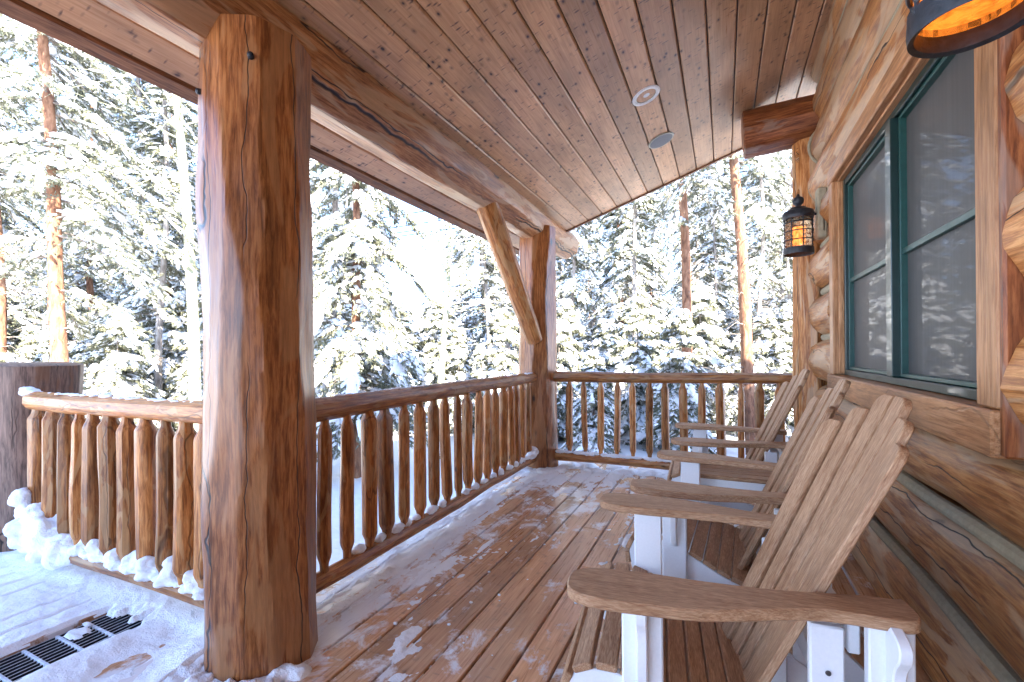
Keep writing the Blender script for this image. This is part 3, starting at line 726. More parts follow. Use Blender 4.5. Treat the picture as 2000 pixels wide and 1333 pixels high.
def make_chair(label):
    t = thing('adirondack_chair', label, 'chair', (0, 0, 0), 0, 'adirondack chairs along the house wall')
    ZA = .66
    # arms
    for s_ in (-1, 1):
        xs_ = np.array([.385, .375, .34, .28, .2, .1, 0, -.08, -.15, -.2, -.25, -.3, -.322])
        ctr = np.interp(xs_, [-.385, -.15, .1, .385], [.242, .262, .295, .312])
        ho = np.array([.0, .05, .074, .084, .084, .079, .062, .045, .036, .038, .045, .048, .02])     # outer half width
        hi_ = np.array([.0, .04, .062, .068, .066, .056, .045, .04, .042, .046, .05, .046, .046])
        outer = [(x_, s_*(c_+h_)) for x_, c_, h_ in zip(xs_, ctr, ho)]; inner = [(x_, s_*(c_-h_)) for x_, c_, h_ in zip(xs_, ctr, hi_)][1:]
        P = smooth_closed(outer+inner[::-1], 4)
        mb = MB(); mb.prism(P, ZA-.026, ZA, 'xy', grain=0, bev=.004); mb.build('arm', 'slat', t, angle=40)
    # stringers
    top = smooth_open([(.395, .30), (.40, .36), (.375, .405), (.32, .425), (.25, .418), (.15, .375), (.05, .325), (-.03, .295), (-.1, .275), (-.2, .235), (-.32, .16), (-.42, .07), (-.45, .0)], 5)
    bot = smooth_open([(-.37, .0), (-.3, .06), (-.2, .12), (-.08, .165), (.08, .205), (.22, .225), (.34, .23), (.385, .26)], 4)
    prof = np.vstack([top, bot])
    for s_ in (-1, 1):
        mb = MB(); mb.prism(prof, s_*.262-.012, s_*.262+.012, 'xz', bev=.003); mb.build('seat_rail', 'white', t, angle=40)
        # front leg with bracket
        mb = MB(); mb.box((.17, s_*.288-.013, 0), (.262, s_*.288+.013, ZA-.027), .004, 2); mb.build('front_leg', 'white', t, angle=40)
        br = smooth_closed([(0, 0), (.052, 0), (.054, -.03), (.04, -.05), (.03, -.075), (.032, -.11), (.03, -.15), (.02, -.185), (0, -.2)], 3)
        for xc in (.216, -.268):
            yy = s_*(.302 if xc > 0 else .286)
            mb = MB(); mb.prism([(yy+s_*a, ZA-.03+b) for a, b in br], xc-.012, xc+.012, 'yz', bev=.003); mb.build('bracket', 'white', t, angle=40)
        mb = MB(); mb.box((-.308, s_*.272-.013, 0), (-.228, s_*.272+.013, ZA-.027), .004, 2); mb.build('rear_leg', 'white', t, angle=40)
        mb = MB(); mb.box((-.2, s_*.235-.011, .1), (-.134, s_*.235+.011, .6), .004, 2); bs = mb.build('back_support', 'white', t, angle=40)
        mb = MB()
        for zz in (.33, .5): mb.lathe([(0, .003), (.005, .0025), (.006, 0)], 10, (-.168, s_*.235+.0125, zz), frame((0, 1, 0)))
        for zz in (.33, .5): mb.lathe([(0, .003), (.005, .0025), (.006, 0)], 10, (-.168, s_*.235-.0125, zz), frame((0, -1, 0)))
        mb.build('screw', 'screw', bs)
    # seat slats laid along the rails' top curve
    d = np.concatenate([[0], np.cumsum(np.hypot(*np.diff(top, axis=0).T))])
    def at(s__): return np.array([np.interp(s__, d, top[:, 0]), np.interp(s__, d, top[:, 1])])
    s0 = .0; widths = [.047, .047, .05, .05, .05, .05, .05, .05, .05]; g_ = .006
    s_ = .004
    for w_ in widths:
        a, b_ = at(s_), at(s_+w_); c_ = (a+b_)/2; e = (b_-a)/np.linalg.norm(b_-a); nrm = np.array([-e[1], e[0]]);
        if nrm[1] < 0 and abs(nrm[0]) < .5: nrm = -nrm
        if nrm@(c_-np.array([.25, .3])) < 0: nrm = -nrm
        R = np.stack([[e[0], 0, e[1]], [0, 1, 0], [nrm[0], 0, nrm[1]]], 1)
        mb = MB(); mb.box((-w_/2, -.278, .0015), (w_/2, .278, .0205), .003, 1, R, (c_[0], 0, c_[1])); mb.build('seat_slat', 'slat', t, angle=40)
        s_ += w_+g_
    # last wide slat with a curved rear edge
    a, b_ = at(s_), at(s_+.1); e = (b_-a)/np.linalg.norm(b_-a); nrm = np.array([-e[1], e[0]]); nrm = nrm if nrm[1] > 0 else -nrm
    R = np.stack([[e[0], 0, e[1]], [0, 1, 0], [nrm[0], 0, nrm[1]]], 1)
    P = [(0, -.278), (0, .278), (.06, .278), (.06, .235), (.045, .232)]
    P += [(.045+.05*math.cos(y_/.232*PI/2), y_) for y_ in np.linspace(.22, -.22, 17)]
    P += [(.045, -.232), (.06, -.235), (.06, -.278)]
    mb = MB(); mb.prism(P, .0015, .0205, 'xy', R=R, o=(a[0], 0, a[1]), grain=1, bev=.002); mb.build('seat_slat', 'slat', t, angle=40)
    # back slats, fan, concave
    xb, zb = -.02, .25; tilt = math.radians(24.6); up = np.array([-math.sin(tilt), 0, math.cos(tilt)]); nb = np.array([math.cos(tilt), 0, math.sin(tilt)])
    L = [.80, .858, .91, .91, .858, .80]
    wb, wt, g_ = .0505, .0715, .0095
    for i in range(6):
        u_ = i-2.5
        yb_, yt_ = u_*(wb+g_), u_*(wt+g_)
        fwd = .006*u_*u_; rot = u_*.085
        l_ = L[i]; out = 1 if u_ > 0 else -1
        ha, hb_ = wb/2, wt/2
        tp = [(hb_-.036*(1-math.cos(q)), l_-.036*(1-math.sin(q))) for q in np.linspace(0, PI/2, 8)]+[(-hb_+.003, l_+.0), (-hb_, l_-.004)]
        P = [(-ha, 0), (ha, 0)]+tp
        P = [(out*a_, b2) for a_, b2 in P]
        # local axes of the slat
        ax = np.array([0, 1, 0])*math.cos(rot)+nb*math.sin(rot)*1.; lean = (yt_-yb_)/l_
        az_ = up+np.array([0, lean, 0]); az_ /= np.linalg.norm(az_); an = np.cross(ax, az_); an /= np.linalg.norm(an); ax2 = np.cross(az_, an)
        R = np.stack([ax2, an, az_], 1)
        o_ = np.array([xb, 0, zb])+np.array([0, yb_, 0])+nb*fwd*.8; az_ = az_
        mb = MB(); mb.prism(P, -.010, .010, 'xz', R=R, o=o_, bev=.003); mb.build('back_slat', 'slat', t, angle=40)
    # cross rails behind the back
    for zz, xx, hw in ((.57, -.225, .222), (.33, -.235, .222)):
        mb = MB(); mb.box((xx-.012, -hw, zz-.035), (xx+.012, hw, zz+.03), .003, 1); mb.build('cross_rail', 'white', t, angle=40)
    return t
chA = make_chair('nearest brown and white adirondack chair, largest in the right foreground')
specs = [((.003, 1.40), 187, None), ((.045, 2.215), 177.5, 'middle adirondack chair of the row, between the nearest chair and the side table'), ((.07, 3.29), 183, 'farthest adirondack chair, in front of the far railing beyond the side table')]
for i, (p, a, lab) in enumerate(specs):
    c = chA if i == 0 else copy_tree(chA)
    c.location = (*p, .003); c.rotation_euler = (0, 0, math.radians(a))
    if lab: c['label'] = lab
# side table
t = thing('side_table', 'low slatted side table with white legs tucked between the two farther chairs', 'table', (.04, 2.76, .003))
for k in range(4):
    y = -.155+k*.0795
    mb = MB(); mb.box((-.24, y, .525), (.26, y+.0745, .547), .004, 0); mb.build('top_slat', 'slat', t, angle=40)
for s_ in (-1, 1):
    mb = MB(); mb.box((-.2, s_*.13-.01, .465), (.22, s_*.13+.01, .523), .003, 0); mb.build('apron', 'white', t, angle=40)
    for x_ in (-.19, .17):
        mb = MB(); mb.box((x_, s_*.1065-.012, 0), (x_+.07, s_*.1065+.012, .52), .003, 2); mb.build('leg', 'white', t, angle=40)

# ------------------------------------------------------------------ grate
t = thing('drain_grate', 'dark steel floor grate half buried in snow at the lower left', 'grate', (-2.51, .2, -.02))
xw = np.linspace(-.135, .135, 11)
mb = MB()
for x_ in xw: mb.box((x_-.0014, -2.6, -.016), (x_+.0014, .985, 0), .0005, 2)
mb.build('bearing_bars', 'steel', t, smooth=False)
mb = MB()
for x_ in xw: mb.box((x_-.0017, -2.6, .0002), (x_+.0017, .985, .0014), .0003, 2)
mb.build('frost_on_bars', 'frost', t, smooth=False)
mb = MB(); y = .865
while y > -2.6: mb.box((-.137, y-.006, -.012), (.137, y+.006, .004), .002, 0); y -= .105
mb.build('cross_bars', 'frost', t, angle=40)

# ------------------------------------------------------------------ snow on deck
def snow_sheet(name, x0, x1, y0, y1, res, hf, label):
    xs = np.arange(x0, x1, res); ys = np.arange(y0, y1, res); X, Y = np.meshgrid(xs, ys, indexing='ij'); H = hf(X, Y)
    keep = H > -.004; ny = len(ys)
    i, j = np.meshgrid(np.arange(len(xs)-1), np.arange(ny-1), indexing='ij')
    k = keep[i, j] | keep[i+1, j] | keep[i, j+1] | keep[i+1, j+1]; q = (i*ny+j)[k]
    F = np.stack([q, q+ny, q+ny+1, q+1], 1); used = np.unique(F); mp = np.full(X.size, -1); mp[used] = np.arange(len(used))
    V = np.stack([X, Y, np.maximum(H, -.012)], 2).reshape(-1, 3)[used]
    o = finish(fastmesh(name, V, mp[F]), name, 'snow', angle=180); tag(o, label, 'snow', kind='stuff')
def sstep(a, b, x): t_ = np.clip((x-a)/(b-a), 0, 1); return t_*t_*(3-2*t_)
def gapd(X): f_ = np.abs((X/BW) % 1.0-.0); return np.minimum(f_, 1-f_)*BW
def h_main(X, Y):
    n = fbm(X*3.4+1, Y*2.0, 0, 21, 6); n2 = fbm(X*17, Y*9, 0, 22, 4); n3 = fbm(X*1.1, Y*.8, 0, 29, 2); n4 = fbm(X*60, Y*45, 0, 24, 2)
    edge = sstep(-1.5, -1.69, X+.08*n)
    mid = sstep(-.7, -1.45, X)*.5
    far = sstep(3.75, 4.6, Y+.35*n3)*.75
    pb = np.exp(-((np.hypot(X+1.714, Y-1.248)-.2)/.07)**2)*.5
    c = -.8+edge*.95+mid*.55+far*.85+pb+1.2*n+.55*n2+.3*sstep(.3, .55, n2)+.35*n3
    h = .0095*c+.0022*n4
    h = h+edge*np.maximum(c, 0)*(.006+.010*n2)
    h = h-.014*np.exp(-(gapd(X)/.006)**2)*(1-sstep(.7, 1., edge*.8+far*.6))
    return np.minimum(h, .035)
snow_sheet('snow', -1.9, .62, .7, 4.86, .0085, h_main, 'patchy trampled snow on the porch boards along the railing')
def h_left(X, Y):
    n = fbm(X*2.6+1, Y*4.5, 0, 31, 5); n2 = fbm(X*14, Y*18, 0, 32, 3); n3 = fbm(X*1.3, Y*1.1, 0, 39, 2)
    bare = np.exp(-(((X+2.12)/.12)**2+((Y-.98)/.22)**2))*1.1+np.exp(-(((X+1.98)/.08)**2+((Y-.75)/.25)**2))*.9
    c = .75+.55*n+.15*n2+.3*n3-bare
    c = c+1.5*np.exp(-((np.hypot(X+1.714, Y-1.248)-.22)/.11)**2)+.9*sstep(1.15, 1.3, Y)
    h = .02*c+.004*n2
    g = np.exp(-(gapd(X)/.0075)**2)*sstep(-.15, .35, fbm(X*2.3+9, Y*1.7, 0, 35, 2))*sstep(1.2, 1.0, Y)
    h = h-.06*g
    ix = sstep(GX0-.004, GX0+.006, X+.006*n2)*sstep(GX1+.012, GX1+.0, X+.018*n)
    iy = sstep(1.19, 1.165, Y+.09*fbm(X*22, Y*3, 0, 41, 2))
    patches = sstep(.5, .6, fbm(X*7+3, Y*9, 0, 43, 3))
    h = h-.09*ix*iy*(1-patches)-.02*ix*iy
    h = h-.12*sstep(-1.86, -1.82, X)*sstep(.93, 1.0, Y)-.1*sstep(-1.75, -1.56, X+.05*n)
    return h
snow_sheet('snow', -5.1, -1.55, -.2, 1.64, .0085, h_left, 'snow cover on the landing around the floor grate')

def lump_mesh(name, items, label, seed=0, kind='stuff', vox=.008):
    """piled snow: overlapping irregular lumps (x, y, z, rx, ry, rz)"""
    import bmesh
    bm = bmesh.new(); bmesh.ops.create_icosphere(bm, subdivisions=4, radius=1); T = np.array([v.co[:] for v in bm.verts]); TF = np.array([[v.index for v in f.verts] for f in bm.faces]); bm.free()
    Vs, Fs, n = [], [], 0
    for k, (x, y, z, rx, ry, rz) in enumerate(items):
        d = 1+.28*fbm(T[:, 0]*1.3+k*7, T[:, 1]*1.3, T[:, 2]*1.3, seed, 3)+.07*fbm(T[:, 0]*6+k, T[:, 1]*6, T[:, 2]*6, seed+4, 2)
        P = T*d[:, None]*np.array([rx, ry, rz])+np.array([x, y, z]); Vs.append(P); Fs.append(TF+n); n += len(T)
    tmp = bpy.data.objects.new('tmp', fastmesh(name, np.vstack(Vs), np.vstack(Fs))); COL.objects.link(tmp)
    md = tmp.modifiers.new('r', 'REMESH'); md.mode = 'VOXEL'; md.voxel_size = vox
    md = tmp.modifiers.new('s', 'SMOOTH'); md.iterations = 7; md.factor = .7
    me = bpy.data.meshes.new_from_object(tmp.evaluated_get(bpy.context.evaluated_depsgraph_get())); bpy.data.objects.remove(tmp)
    n_ = len(me.vertices); co = np.empty(n_*3); no = np.empty(n_*3); me.vertices.foreach_get('co', co); me.vertices.foreach_get('normal', no); co = co.reshape(-1, 3); no = no.reshape(-1, 3)
    co = co+no*((+.01*fbm(co[:, 0]*30, co[:, 1]*30, co[:, 2]*30, seed, 4)+.0035*vnoise(co[:, 0]*110, co[:, 1]*90, co[:, 2]*90, seed))*min(1, vox/.01))[:, None]
    me.vertices.foreach_set('co', co.astype(np.float32).ravel()); me.update(); me.materials.clear(); me.name = name
    o = finish(me, name, 'snow', angle=180); return tag(o, label, 'snow', kind=kind)
rs = np.random.default_rng(5); items = []
for i in range(70):      # heap at the left end, tapering to the right
    u_ = rs.random(); x = -3.74+u_*.5; hh = .3*(1-u_)**1.3+.05
    items.append((x, 1.24+rs.normal()*.025, .08+rs.random()*hh, rs.uniform(.04, .08), rs.uniform(.04, .06), rs.uniform(.04, .06)))
for i in range(5): items.append((-3.74+rs.random()*.16, 1.2+rs.normal()*.03, .1+rs.random()*.14, .06, .06, .05))
lump_mesh('snow', items, 'heap of snow against the fat post in the left railing', 3)
items = []
for x in np.arange(-3.5, -1.95, .022): items.append((x, 1.255+rs.normal()*.012, .15+rs.random()*.008, .034, .04, .014+.012*rs.random()))
for a, b_ in zip(XS[2:-1], XS[3:]):
    hgt = rs.uniform(.25, 1.)
    for q in range(7): items.append(((a+b_)/2+rs.normal()*.02, 1.25+rs.normal()*.014, .155+hgt*.09*rs.random(), rs.uniform(.02, .04), rs.uniform(.025, .04), rs.uniform(.02, .035)))
lump_mesh('snow', items, 'lumps of snow between the balusters of the left railing', 5)
items = []
for a, b_ in zip(YS[:-1], YS[1:]):
    if rs.random() < .75:
        for q in range(2): items.append((-1.765+rs.normal()*.008, (a+b_)/2+rs.normal()*.03, .163, .03, rs.uniform(.03, .065), rs.uniform(.014, .03)))
items += [(-1.75, 4.26, .2, .06, .06, .05), (-1.74, 4.2, .18, .05, .06, .04)]
lump_mesh('snow', items, 'small snow clods along the foot of the side railing', 7)
items = []
for a in np.arange(-1.55, .45, .07):
    if rs.random() < .8: items.append((a, 4.52, .168, .065, .036, rs.uniform(.012, .022)))
lump_mesh('snow', items, 'thin snow lying on the bottom rail of the far railing', 9)
items = []
for a in np.arange(-3.8, -1.95, .03):
    if rs.random() < .85: items.append((a, 1.268+rs.normal()*.006, .988, .032, .022, rs.uniform(.003, .008)))
items += [(-3.82, 1.26, .995, .05, .04, .03), (-3.78, 1.27, .99, .04, .035, .02), (-2.95, 1.275, .992, .06, .028, .018)]
for a in np.arange(1.5, 4.3, .06):
    if rs.random() < .5: items.append((-1.775+rs.normal()*.004, a, .99, .022, .055, rs.uniform(.004, .01)))
lump_mesh('snow', items, 'frosty snow crust on top of the left and side rails', 11)
items = []
for i in range(60):
    a = rs.uniform(PI*.75, PI*1.98); rr = rs.uniform(.2, .3); items.append((-1.714+rr*math.cos(a), 1.248+rr*math.sin(a), .0, rs.uniform(.02, .05), rs.uniform(.02, .05), rs.uniform(.015, .04)))
lump_mesh('snow', items, 'ring of crumbled snow round the foot of the foreground post', 13)
items = []
for i in range(40):
    a = rs.uniform(-PI, 0); rr = rs.uniform(.2, .36); items.append((-1.80+rr*math.cos(a), 4.53+rr*math.sin(a), .0, rs.uniform(.03, .08), rs.uniform(.03, .07), rs.uniform(.015, .045)))
for i in range(50): items.append((rs.uniform(-1.5, .3), rs.uniform(4.5, 4.84), .0, rs.uniform(.05, .12), rs.uniform(.04, .08), rs.uniform(.02, .06)))
lump_mesh('snow', items, 'drifted snow at the foot of the corner post and far railing', 15)
items = []
for i in range(12): items.append((-4.25+rs.uniform(-.2, .2), 1.08+rs.normal()*.04, .0, .1, .07, .035))
lump_mesh('snow', items, 'low snow drift in front of the fat weathered post', 17)
# loose crumbs on the boards
items = []
for i in range(150):
    x = rs.uniform(-1.5, .0); y = rs.uniform(1.1, 4.2)
    if rs.random() < .75-.5*(x+1.5)/1.5: s_ = rs.uniform(.002, .006); items.append((x, y, .001, s_*1.6, s_*1.4, s_))
import bmesh
def crumbs(items):
    bm = bmesh.new(); bmesh.ops.create_icosphere(bm, subdivisions=1, radius=1); T = np.array([v.co[:] for v in bm.verts]); TF = np.array([[v.index for v in f.verts] for f in bm.faces]); bm.free()
    V = np.vstack([T*np.array(i[3:])*(1+.3*rs.random((len(T), 1)))+np.array(i[:3]) for i in items]); F = np.vstack([TF+k*len(T) for k in range(len(items))])
    tag(finish(fastmesh('snow', V, F), 'snow', 'snow', angle=180), 'loose crumbs of snow scattered over the deck boards', 'snow', kind='stuff')
crumbs(items)

# ------------------------------------------------------------------ trees
_bm = bmesh.new(); bmesh.ops.create_icosphere(_bm, subdivisions=2, radius=1)
ICO_V = np.array([v.co[:] for v in _bm.verts]); ICO_F = np.array([[v.index for v in f.verts] for f in _bm.faces]); _bm.free()
def lumps(P, S, az, rr, jit=.22, slope=0.):
    """P centres (n,3), S sizes (n,3), az heading"""
    n = len(P); m = len(ICO_V); sc = 1+jit*(rr.random((n, m))*2-1)
    low = 1+.35*np.sin(ICO_V[None, :, 0]*2.3+rr.random((n, 1))*6)*np.cos(ICO_V[None, :, 1]*2.1+rr.random((n, 1))*6)
    V = ICO_V[None]*(sc*low)[:, :, None]*S[:, None, :]
    V[:, :, 2] = np.where(V[:, :, 2] < 0, V[:, :, 2]*.45, V[:, :, 2])
    V[:, :, 2] += V[:, :, 0]*(np.zeros(n)+slope)[:, None]
    c, s_ = np.cos(az)[:, None], np.sin(az)[:, None]
    X = V[:, :, 0]*c-V[:, :, 1]*s_; Y = V[:, :, 0]*s_+V[:, :, 1]*c
    V = np.stack([X, Y, V[:, :, 2]], 2)+P[:, None]
    F = ICO_F[None]+(np.arange(n)*m)[:, None, None]
    return V.reshape(-1, 3), F.reshape(-1, 3)
def conifer(seed, H, bare, L0, nb, tr, barkm, snowy=1., dens=1., big=1., dead=0, det=1.):
    rr = np.random.default_rng(seed); root = bpy.data.objects.new('conifer_tree', None); COL.objects.link(root)
    # trunk
    n = 40; z = np.linspace(-.6, H, n); bx = .12*np.sin(z*.35+seed)+.04*np.sin(z*1.1+seed*2); by = .1*np.cos(z*.3+seed)
    bx -= bx[2]; by -= by[2]
    seg = 14; rad = (tr*(1-.93*np.clip(z/H, 0, 1)**.9))[:, None]*(1+.06*rr.normal(size=(n, seg)))
    mb = MB(); mb.tube(np.stack([bx, by, z], 1), rad, seg); mb.build('trunk', barkm, root, angle=180)
    axis = lambda zz: np.stack([np.interp(zz, z, bx), np.interp(zz, z, by), zz], -1)
    # boughs
    zb = bare+(H-bare)*(rr.random(nb)**1.05); zb = np.concatenate([zb, np.linspace(H*.9, H, 14)]); nb = len(zb)
    f_ = (zb-bare)/(H-bare); Lb = L0*(1-f_)**.75*(.6+.55*rr.random(nb))+.12
    Lb *= np.clip(.55+(zb-bare)*.6, .4, 1)
    az = rr.random(nb)*2*PI; rise = rr.normal(.05, .12, nb)+.25*f_; droop = .45+.45*rr.random(nb)*(1-f_)+.1
    NT_ = int(26*dens*det); k = np.tile(np.arange(NT_), nb); b = np.repeat(np.arange(nb), NT_)
    tt = .12+.88*(k+.5*rr.random(len(k)))/NT_
    def path(b, tt):
        o = axis(zb[b]); r_ = Lb[b]*tt; return o+np.stack([r_*np.cos(az[b]), r_*np.sin(az[b]), Lb[b]*(rise[b]*tt-droop[b]*tt**2)], 1)
    tp = path(b, tt); side = np.where(k % 2 == 0, 1, -1)
    ta = az[b]+side*(.95-.35*tt+.25*rr.normal(size=len(k))); tl = (Lb[b]*(.34*(1-tt)+.1)+.05)*(.6+.7*rr.random(len(k)))
    td = np.stack([np.cos(ta), np.sin(ta), -.3-.35*rr.random(len(k))], 1); td /= np.linalg.norm(td, axis=1)[:, None]
    # needle tufts
    NN = int(14*det); bi = np.repeat(np.arange(len(k)), NN); s_ = rr.random(len(bi)); p = tp[bi]+td[bi]*(tl[bi]*s_)[:, None]+rr.normal(size=(len(bi), 3))*.012
    nd = td[bi]*.9+rr.normal(size=(len(bi), 3))*.55; nd[:, 2] -= .25; nd /= np.linalg.norm(nd, axis=1)[:, None]
    sd_ = np.cross(nd, rr.normal(size=(len(bi), 3))); sd_ /= np.linalg.norm(sd_, axis=1)[:, None]
    ln = (.05+.055*rr.random(len(bi)))[:, None]*(1/det**.5); wd = (.011+.009*rr.random(len(bi)))[:, None]/det
    Vn = np.stack([p-sd_*wd, p+sd_*wd, p+nd*ln+sd_*wd*.3], 1).reshape(-1, 3); Fn = np.arange(len(Vn)).reshape(-1, 3)
    me = fastmesh('crown', Vn, Fn); finish(me, 'crown', 'needle', root, smooth=False)
    # bough wood + dead twigs
    mb = MB()
    for i in range(nb):
        q = path(np.full(5, i), np.linspace(0, 1, 5)); mb.tube(q, np.linspace(.018*tr/.12, .004, 5), 4, cap=False)
    for i in range(dead):
        zz = rr.uniform(.8, max(1.2, bare+.4)); a = rr.random()*2*PI; l_ = rr.uniform(.2, .9); o_ = axis(np.array([zz]))[0]
        mb.tube([o_, o_+np.array([math.cos(a)*l_*.5, math.sin(a)*l_*.5, .02]), o_+np.array([math.cos(a)*l_, math.sin(a)*l_, -.15*l_])], np.array([.009, .006, .002]), 4, cap=False)
    mb.build('branches', 'bark_g', root, angle=180)
    # snow
    sel = rr.random(len(k)) < .8*snowy; q = np.where(sel)[0]; sf = rr.uniform(.15, .95, len(q))
    P1 = tp[q]+td[q]*(tl[q]*sf)[:, None]+np.array([0, 0, .018]); S1 = np.stack([.03+.07*rr.random(len(q))*np.minimum(1, tl[q]*4), .017+.026*rr.random(len(q)), .014+.022*rr.random(len(q))], 1)
    A1 = ta[q]
    nbk = int(7*snowy*det)
    b2 = np.repeat(np.arange(nb), nbk); t2 = rr.uniform(.15, 1, len(b2)); P2 = path(b2, t2)+np.array([0, 0, .03])+rr.normal(size=(len(b2), 3))*[.05, .05, .012]
    S2 = np.stack([.05+.09*rr.random(len(b2)), .035+.06*rr.random(len(b2)), .022+.035*rr.random(len(b2))], 1)*(.5+.5*np.minimum(1, Lb[b2]))[:, None]; A2 = az[b2]
    b3 = rr.choice(nb, int(nb*.14*big)); t3 = rr.uniform(.5, 1, len(b3)); P3 = path(b3, t3)+np.array([0, 0, .04]); S3 = np.stack([.1+.14*rr.random(len(b3)), .08+.1*rr.random(len(b3)), .045+.07*rr.random(len(b3))], 1)*np.minimum(1, Lb[b3])[:, None]*big**.4
    V, F = lumps(np.vstack([P1, P2, P3]), np.vstack([S1, S2, S3])*(.93 if snowy < 1 else 1.), np.concatenate([A1, A2, az[b3]]), rr, slope=np.concatenate([td[q, 2]/np.hypot(td[q, 0], td[q, 1]), rise[b2]-2*droop[b2]*t2, (rise[b3]-2*droop[b3]*t3)*.8]))
    finish(fastmesh('snow', V, F), 'snow', 'snow', root, angle=180)
    return root
def bare_tree(seed, H, tr, barkm):
    rr = np.random.default_rng(seed); root = bpy.data.objects.new('aspen_tree', None); COL.objects.link(root)
    z = np.linspace(-.6, H, 30); bx = .1*np.sin(z*.5+seed); by = .1*np.cos(z*.4); bx -= bx[1]; by -= by[1]
    mb = MB(); mb.tube(np.stack([bx, by, z], 1), (tr*(1-.8*np.clip(z/H, 0, 1)))[:, None]*(1+.03*rr.normal(size=(30, 12))), 12); mb.build('trunk', barkm, root, angle=180)
    mb = MB(); SP = []
    for i in range(46):
        zz = rr.uniform(H*.3, H*.98); a = rr.random()*2*PI; l_ = (H-zz)*.22+.3; o_ = np.array([np.interp(zz, z, bx), np.interp(zz, z, by), zz]); pts = [o_]; d = np.array([math.cos(a), math.sin(a), .5])
        for s_ in range(4): d = d+rr.normal(size=3)*.2; pts.append(pts[-1]+d*l_/4)
        mb.tube(pts, np.linspace(.014, .003, 5), 5, cap=False); SP += [p+[0, 0, .01] for p in pts[1:]]
        for s_ in range(5):
            p = pts[rr.integers(1, 5)]; e = d+rr.normal(size=3)*.8; mb.tube([p, p+e*.18, p+e*.36], np.array([.005, .003, .002]), 4, cap=False); SP.append(p+e*.18)
    mb.build('branches', barkm, root, angle=180)
    SP = np.array(SP); V, F = lumps(SP, np.tile([.07, .025, .02], (len(SP), 1))*(.6+.8*rr.random((len(SP), 1))), rr.random(len(SP))*6, rr)
    finish(fastmesh('snow', V, F), 'snow', 'snow', root, angle=180)
    return root
T_near = conifer(1, 15, 2.6, 1.75, 130, .122, 'bark_o', 1., 1.3, 1.3, dead=22)
T_sparse = conifer(2, 16, 4.2, 1.3, 70, .13, 'bark_o', 1., 1.1, 1.5, dead=40)
T_full = conifer(3, 10.5, .7, 1.35, 190, .1, 'bark_o', 1., 1.2, 1.3, dead=10)
T_wide = conifer(4, 17, .9, 2.3, 170, .17, 'bark_g', 1., 1.3, 1.2)
T_slim = conifer(5, 13.5, 1.6, 1.15, 150, .09, 'bark_g', 1., 1., 1., dead=14)
T_small = conifer(6, 4.2, .15, .9, 80, .05, 'bark_g', 1., .9, 1.)
T_pole = conifer(9, 13, 3.6, .85, 80, .075, 'bark_p', 1., 1., 1., dead=30)
T_asp = bare_tree(7, 9.5, .085, 'bark_a')
used = set()
def place(proto, x, y, rz, sc, label, group=None, cat='tree', tilt=(0, 0)):
    if proto.name in used: o = copy_tree(proto)
    else: o = proto; used.add(proto.name)
    o.location = (x, y, float(ground_h(np.array(x), np.array(y)))); o.rotation_euler = (tilt[0], tilt[1], rz); o.scale = (sc[0], sc[0], sc[1]) if isinstance(sc, tuple) else (sc, sc, sc)
    tag(o, label, cat, group); return o
def pol(u, fw):
    """ground point seen at column u (of 2000) at forward distance fw"""
    ru = (u-1000)/889.; return (fw*(ru*math.cos(YAW)-math.sin(YAW)), fw*(ru*math.sin(YAW)+math.cos(YAW)))
place(T_near, *pol(128, 7.3), .4, 1., 'big orange-barked spruce with heavy snowy boughs, left of the foreground post')
place(T_sparse, *pol(-5, 8.2), 2.1, 1., 'orange-barked tree trunk at the left edge of the picture')
place(T_asp, *pol(376, 8.5), .3, 1.3, 'pale green smooth trunk just left of the foreground post')
place(T_full, *pol(343, 12.), 1.2, 1., 'thin orange-barked spruce rising behind the left railing')
place(T_full, *pol(694, 7.), 2.9, (.82, 1.), 'snow-laden spruce with orange trunk right of the foreground post')
place(T_slim, *pol(643, 8.8), 1.4, (1., .8), 'slim spruce whose trunk stands left beside the orange one right of the foreground post')
place(T_asp, *pol(858, 10.), 2.3, (1.15, .62), 'bare olive-green trunk standing in the gap of blue sky')
place(T_pole, *pol(957, 13.), .5, 1.1, 'pale trunk seen just left of the corner post')
place(T_pole, *pol(992, 15.5), 3.5, 1., 'thin pale trunk partly hidden by the corner post')
place(T_pole, *pol(1112, 12.5), 4., .9, 'pale straight trunk just right of the corner post')
place(T_pole, *pol(1240, 12.5), 5., 1.1, 'grey trunk in the middle of the view over the far railing')
place(T_sparse, *pol(1340, 9.7), 1.1, (.95, 1.), 'reddish-brown bare trunk with snow pads over the far railing')
place(T_sparse, *pol(1468, 8.3), 5.6, (.9, 1.05), 'thick orange-red trunk nearest the far lantern', tilt=(0, -.03))
place(T_pole, *pol(1397, 14.), 2., .9, 'thin pale trunk between the two reddish trunks')
place(T_wide, *pol(1530, 15.), 2.2, .9, 'dense blue-shaded fir behind the far lantern')
rr = np.random.default_rng(12); pts = [pol(u, f) for u, f in ((128, 7.3), (-5, 8.2), (376, 8.5), (343, 12), (694, 7), (643, 8.8), (858, 10), (957, 13), (992, 15.5), (1112, 12.5), (1240, 12.5), (1340, 9.7), (1468, 8.3), (1397, 14), (1530, 15))]
kinds = [(T_wide, 'broad snow-covered fir in the thick forest background'), (T_full, 'bushy snow-covered spruce in the forest background'), (T_slim, 'slender snow-covered spruce in the forest background'), (T_sparse, 'tall bare-stemmed conifer in the forest background'), (T_pole, 'thin pale pole-like trunk in the forest background')]
cnt = 0; tries = 0
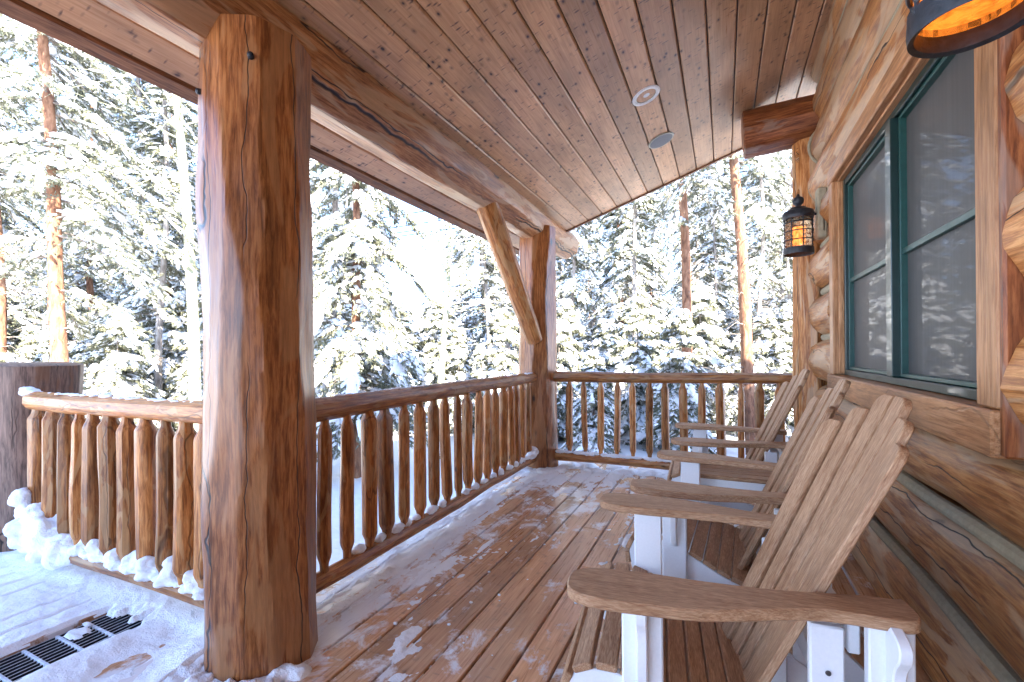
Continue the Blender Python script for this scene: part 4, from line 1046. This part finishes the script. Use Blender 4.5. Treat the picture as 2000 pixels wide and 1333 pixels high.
while cnt < 205 and tries < 9000:
    tries += 1
    az = math.radians(rr.uniform(-86, 24)); d = 11.5+48*rr.random()**.75
    x, y = d*math.sin(az), d*math.cos(az); dg = math.degrees(az)
    fw = -x*math.sin(YAW)+y*math.cos(YAW)
    if fw < 9.5 and d < 13: continue
    if abs(y-19.5) < 1.0 or (x > .2 and y < 9): continue
    gap = -42.5 < dg < -32
    mind = 1.7 if d < 22 else 2.1
    if any((x-a)**2+(y-b)**2 < mind**2 for a, b in pts): continue
    if gap: pr, lab = T_small, 'low young fir dusted with snow under the gap of sky'; sc = rr.uniform(.8, 1.1)*(1+max(0, d-22)*.02)*.85
    else:
        k = rr.choice(5, p=[.17, .25, .28, .1, .2]); pr, lab = kinds[k]; sc = rr.uniform(.8, 1.2)
    u_ = 1000+889*(x*math.cos(YAW)+y*math.sin(YAW))/max(fw, .1)
    sect = 'left of the near post' if u_ < 500 else ('between the two posts' if u_ < 1055 else 'beyond the far railing')
    row = 'front rows' if d < 18 else ('middle' if d < 32 else 'depths')
    if not gap: lab = lab.rsplit(' in the ', 1)[0]+f' in the {row} of the forest {sect}'
    pts.append((x, y)); place(pr, x, y, rr.random()*6.28, sc, lab, 'snow-covered conifers of the forest beyond the railings'); cnt += 1
T_bush = conifer(8, 3.0, .05, .95, 90, .04, 'bark_g', 1., 1.0, 1.4)
cnt = tries = 0; bp = []
while cnt < 110 and tries < 6000:
    tries += 1; az = math.radians(rr.uniform(-84, 16)); d = rr.uniform(8.5, 19); x, y = d*math.sin(az), d*math.cos(az)
    if (x > -.3 and y < 10) or any((x-a)**2+(y-b)**2 < 1. for a, b in bp) or any((x-a)**2+(y-b)**2 < .55 for a, b in pts[:15]): continue
    if d < 11 and (rr.random() < .5 or az < math.radians(-28)): continue
    bp.append((x, y)); place(T_bush, x, y, rr.random()*6.28, rr.uniform(.55, 1.15), 'young snow-covered fir low between the trunks '+('left of the foreground post' if az < -1.03 else 'seen through the side railing' if az < -.37 else 'seen through the far railing'), 'young firs low between the trunks'); cnt += 1
print('forest', len(pts), cnt)

# ------------------------------------------------------------------ overhead wires
for zz, lab in ((8.58, 'highest of the four overhead wires crossing the blue gap'), (7.97, 'second highest overhead wire crossing the blue gap'), (7.66, 'third overhead wire crossing the blue gap'), (7.46, 'lowest of the four overhead wires crossing the blue gap')):
    mb = MB(); xs = np.linspace(-45, 30, 40); mb.tube([(x, 19.5, zz+.0012*((x+13)**2)*.3) for x in xs], .028, 6)
    tag(mb.build('overhead_wire', 'wire'), lab, 'wire', 'overhead wires')
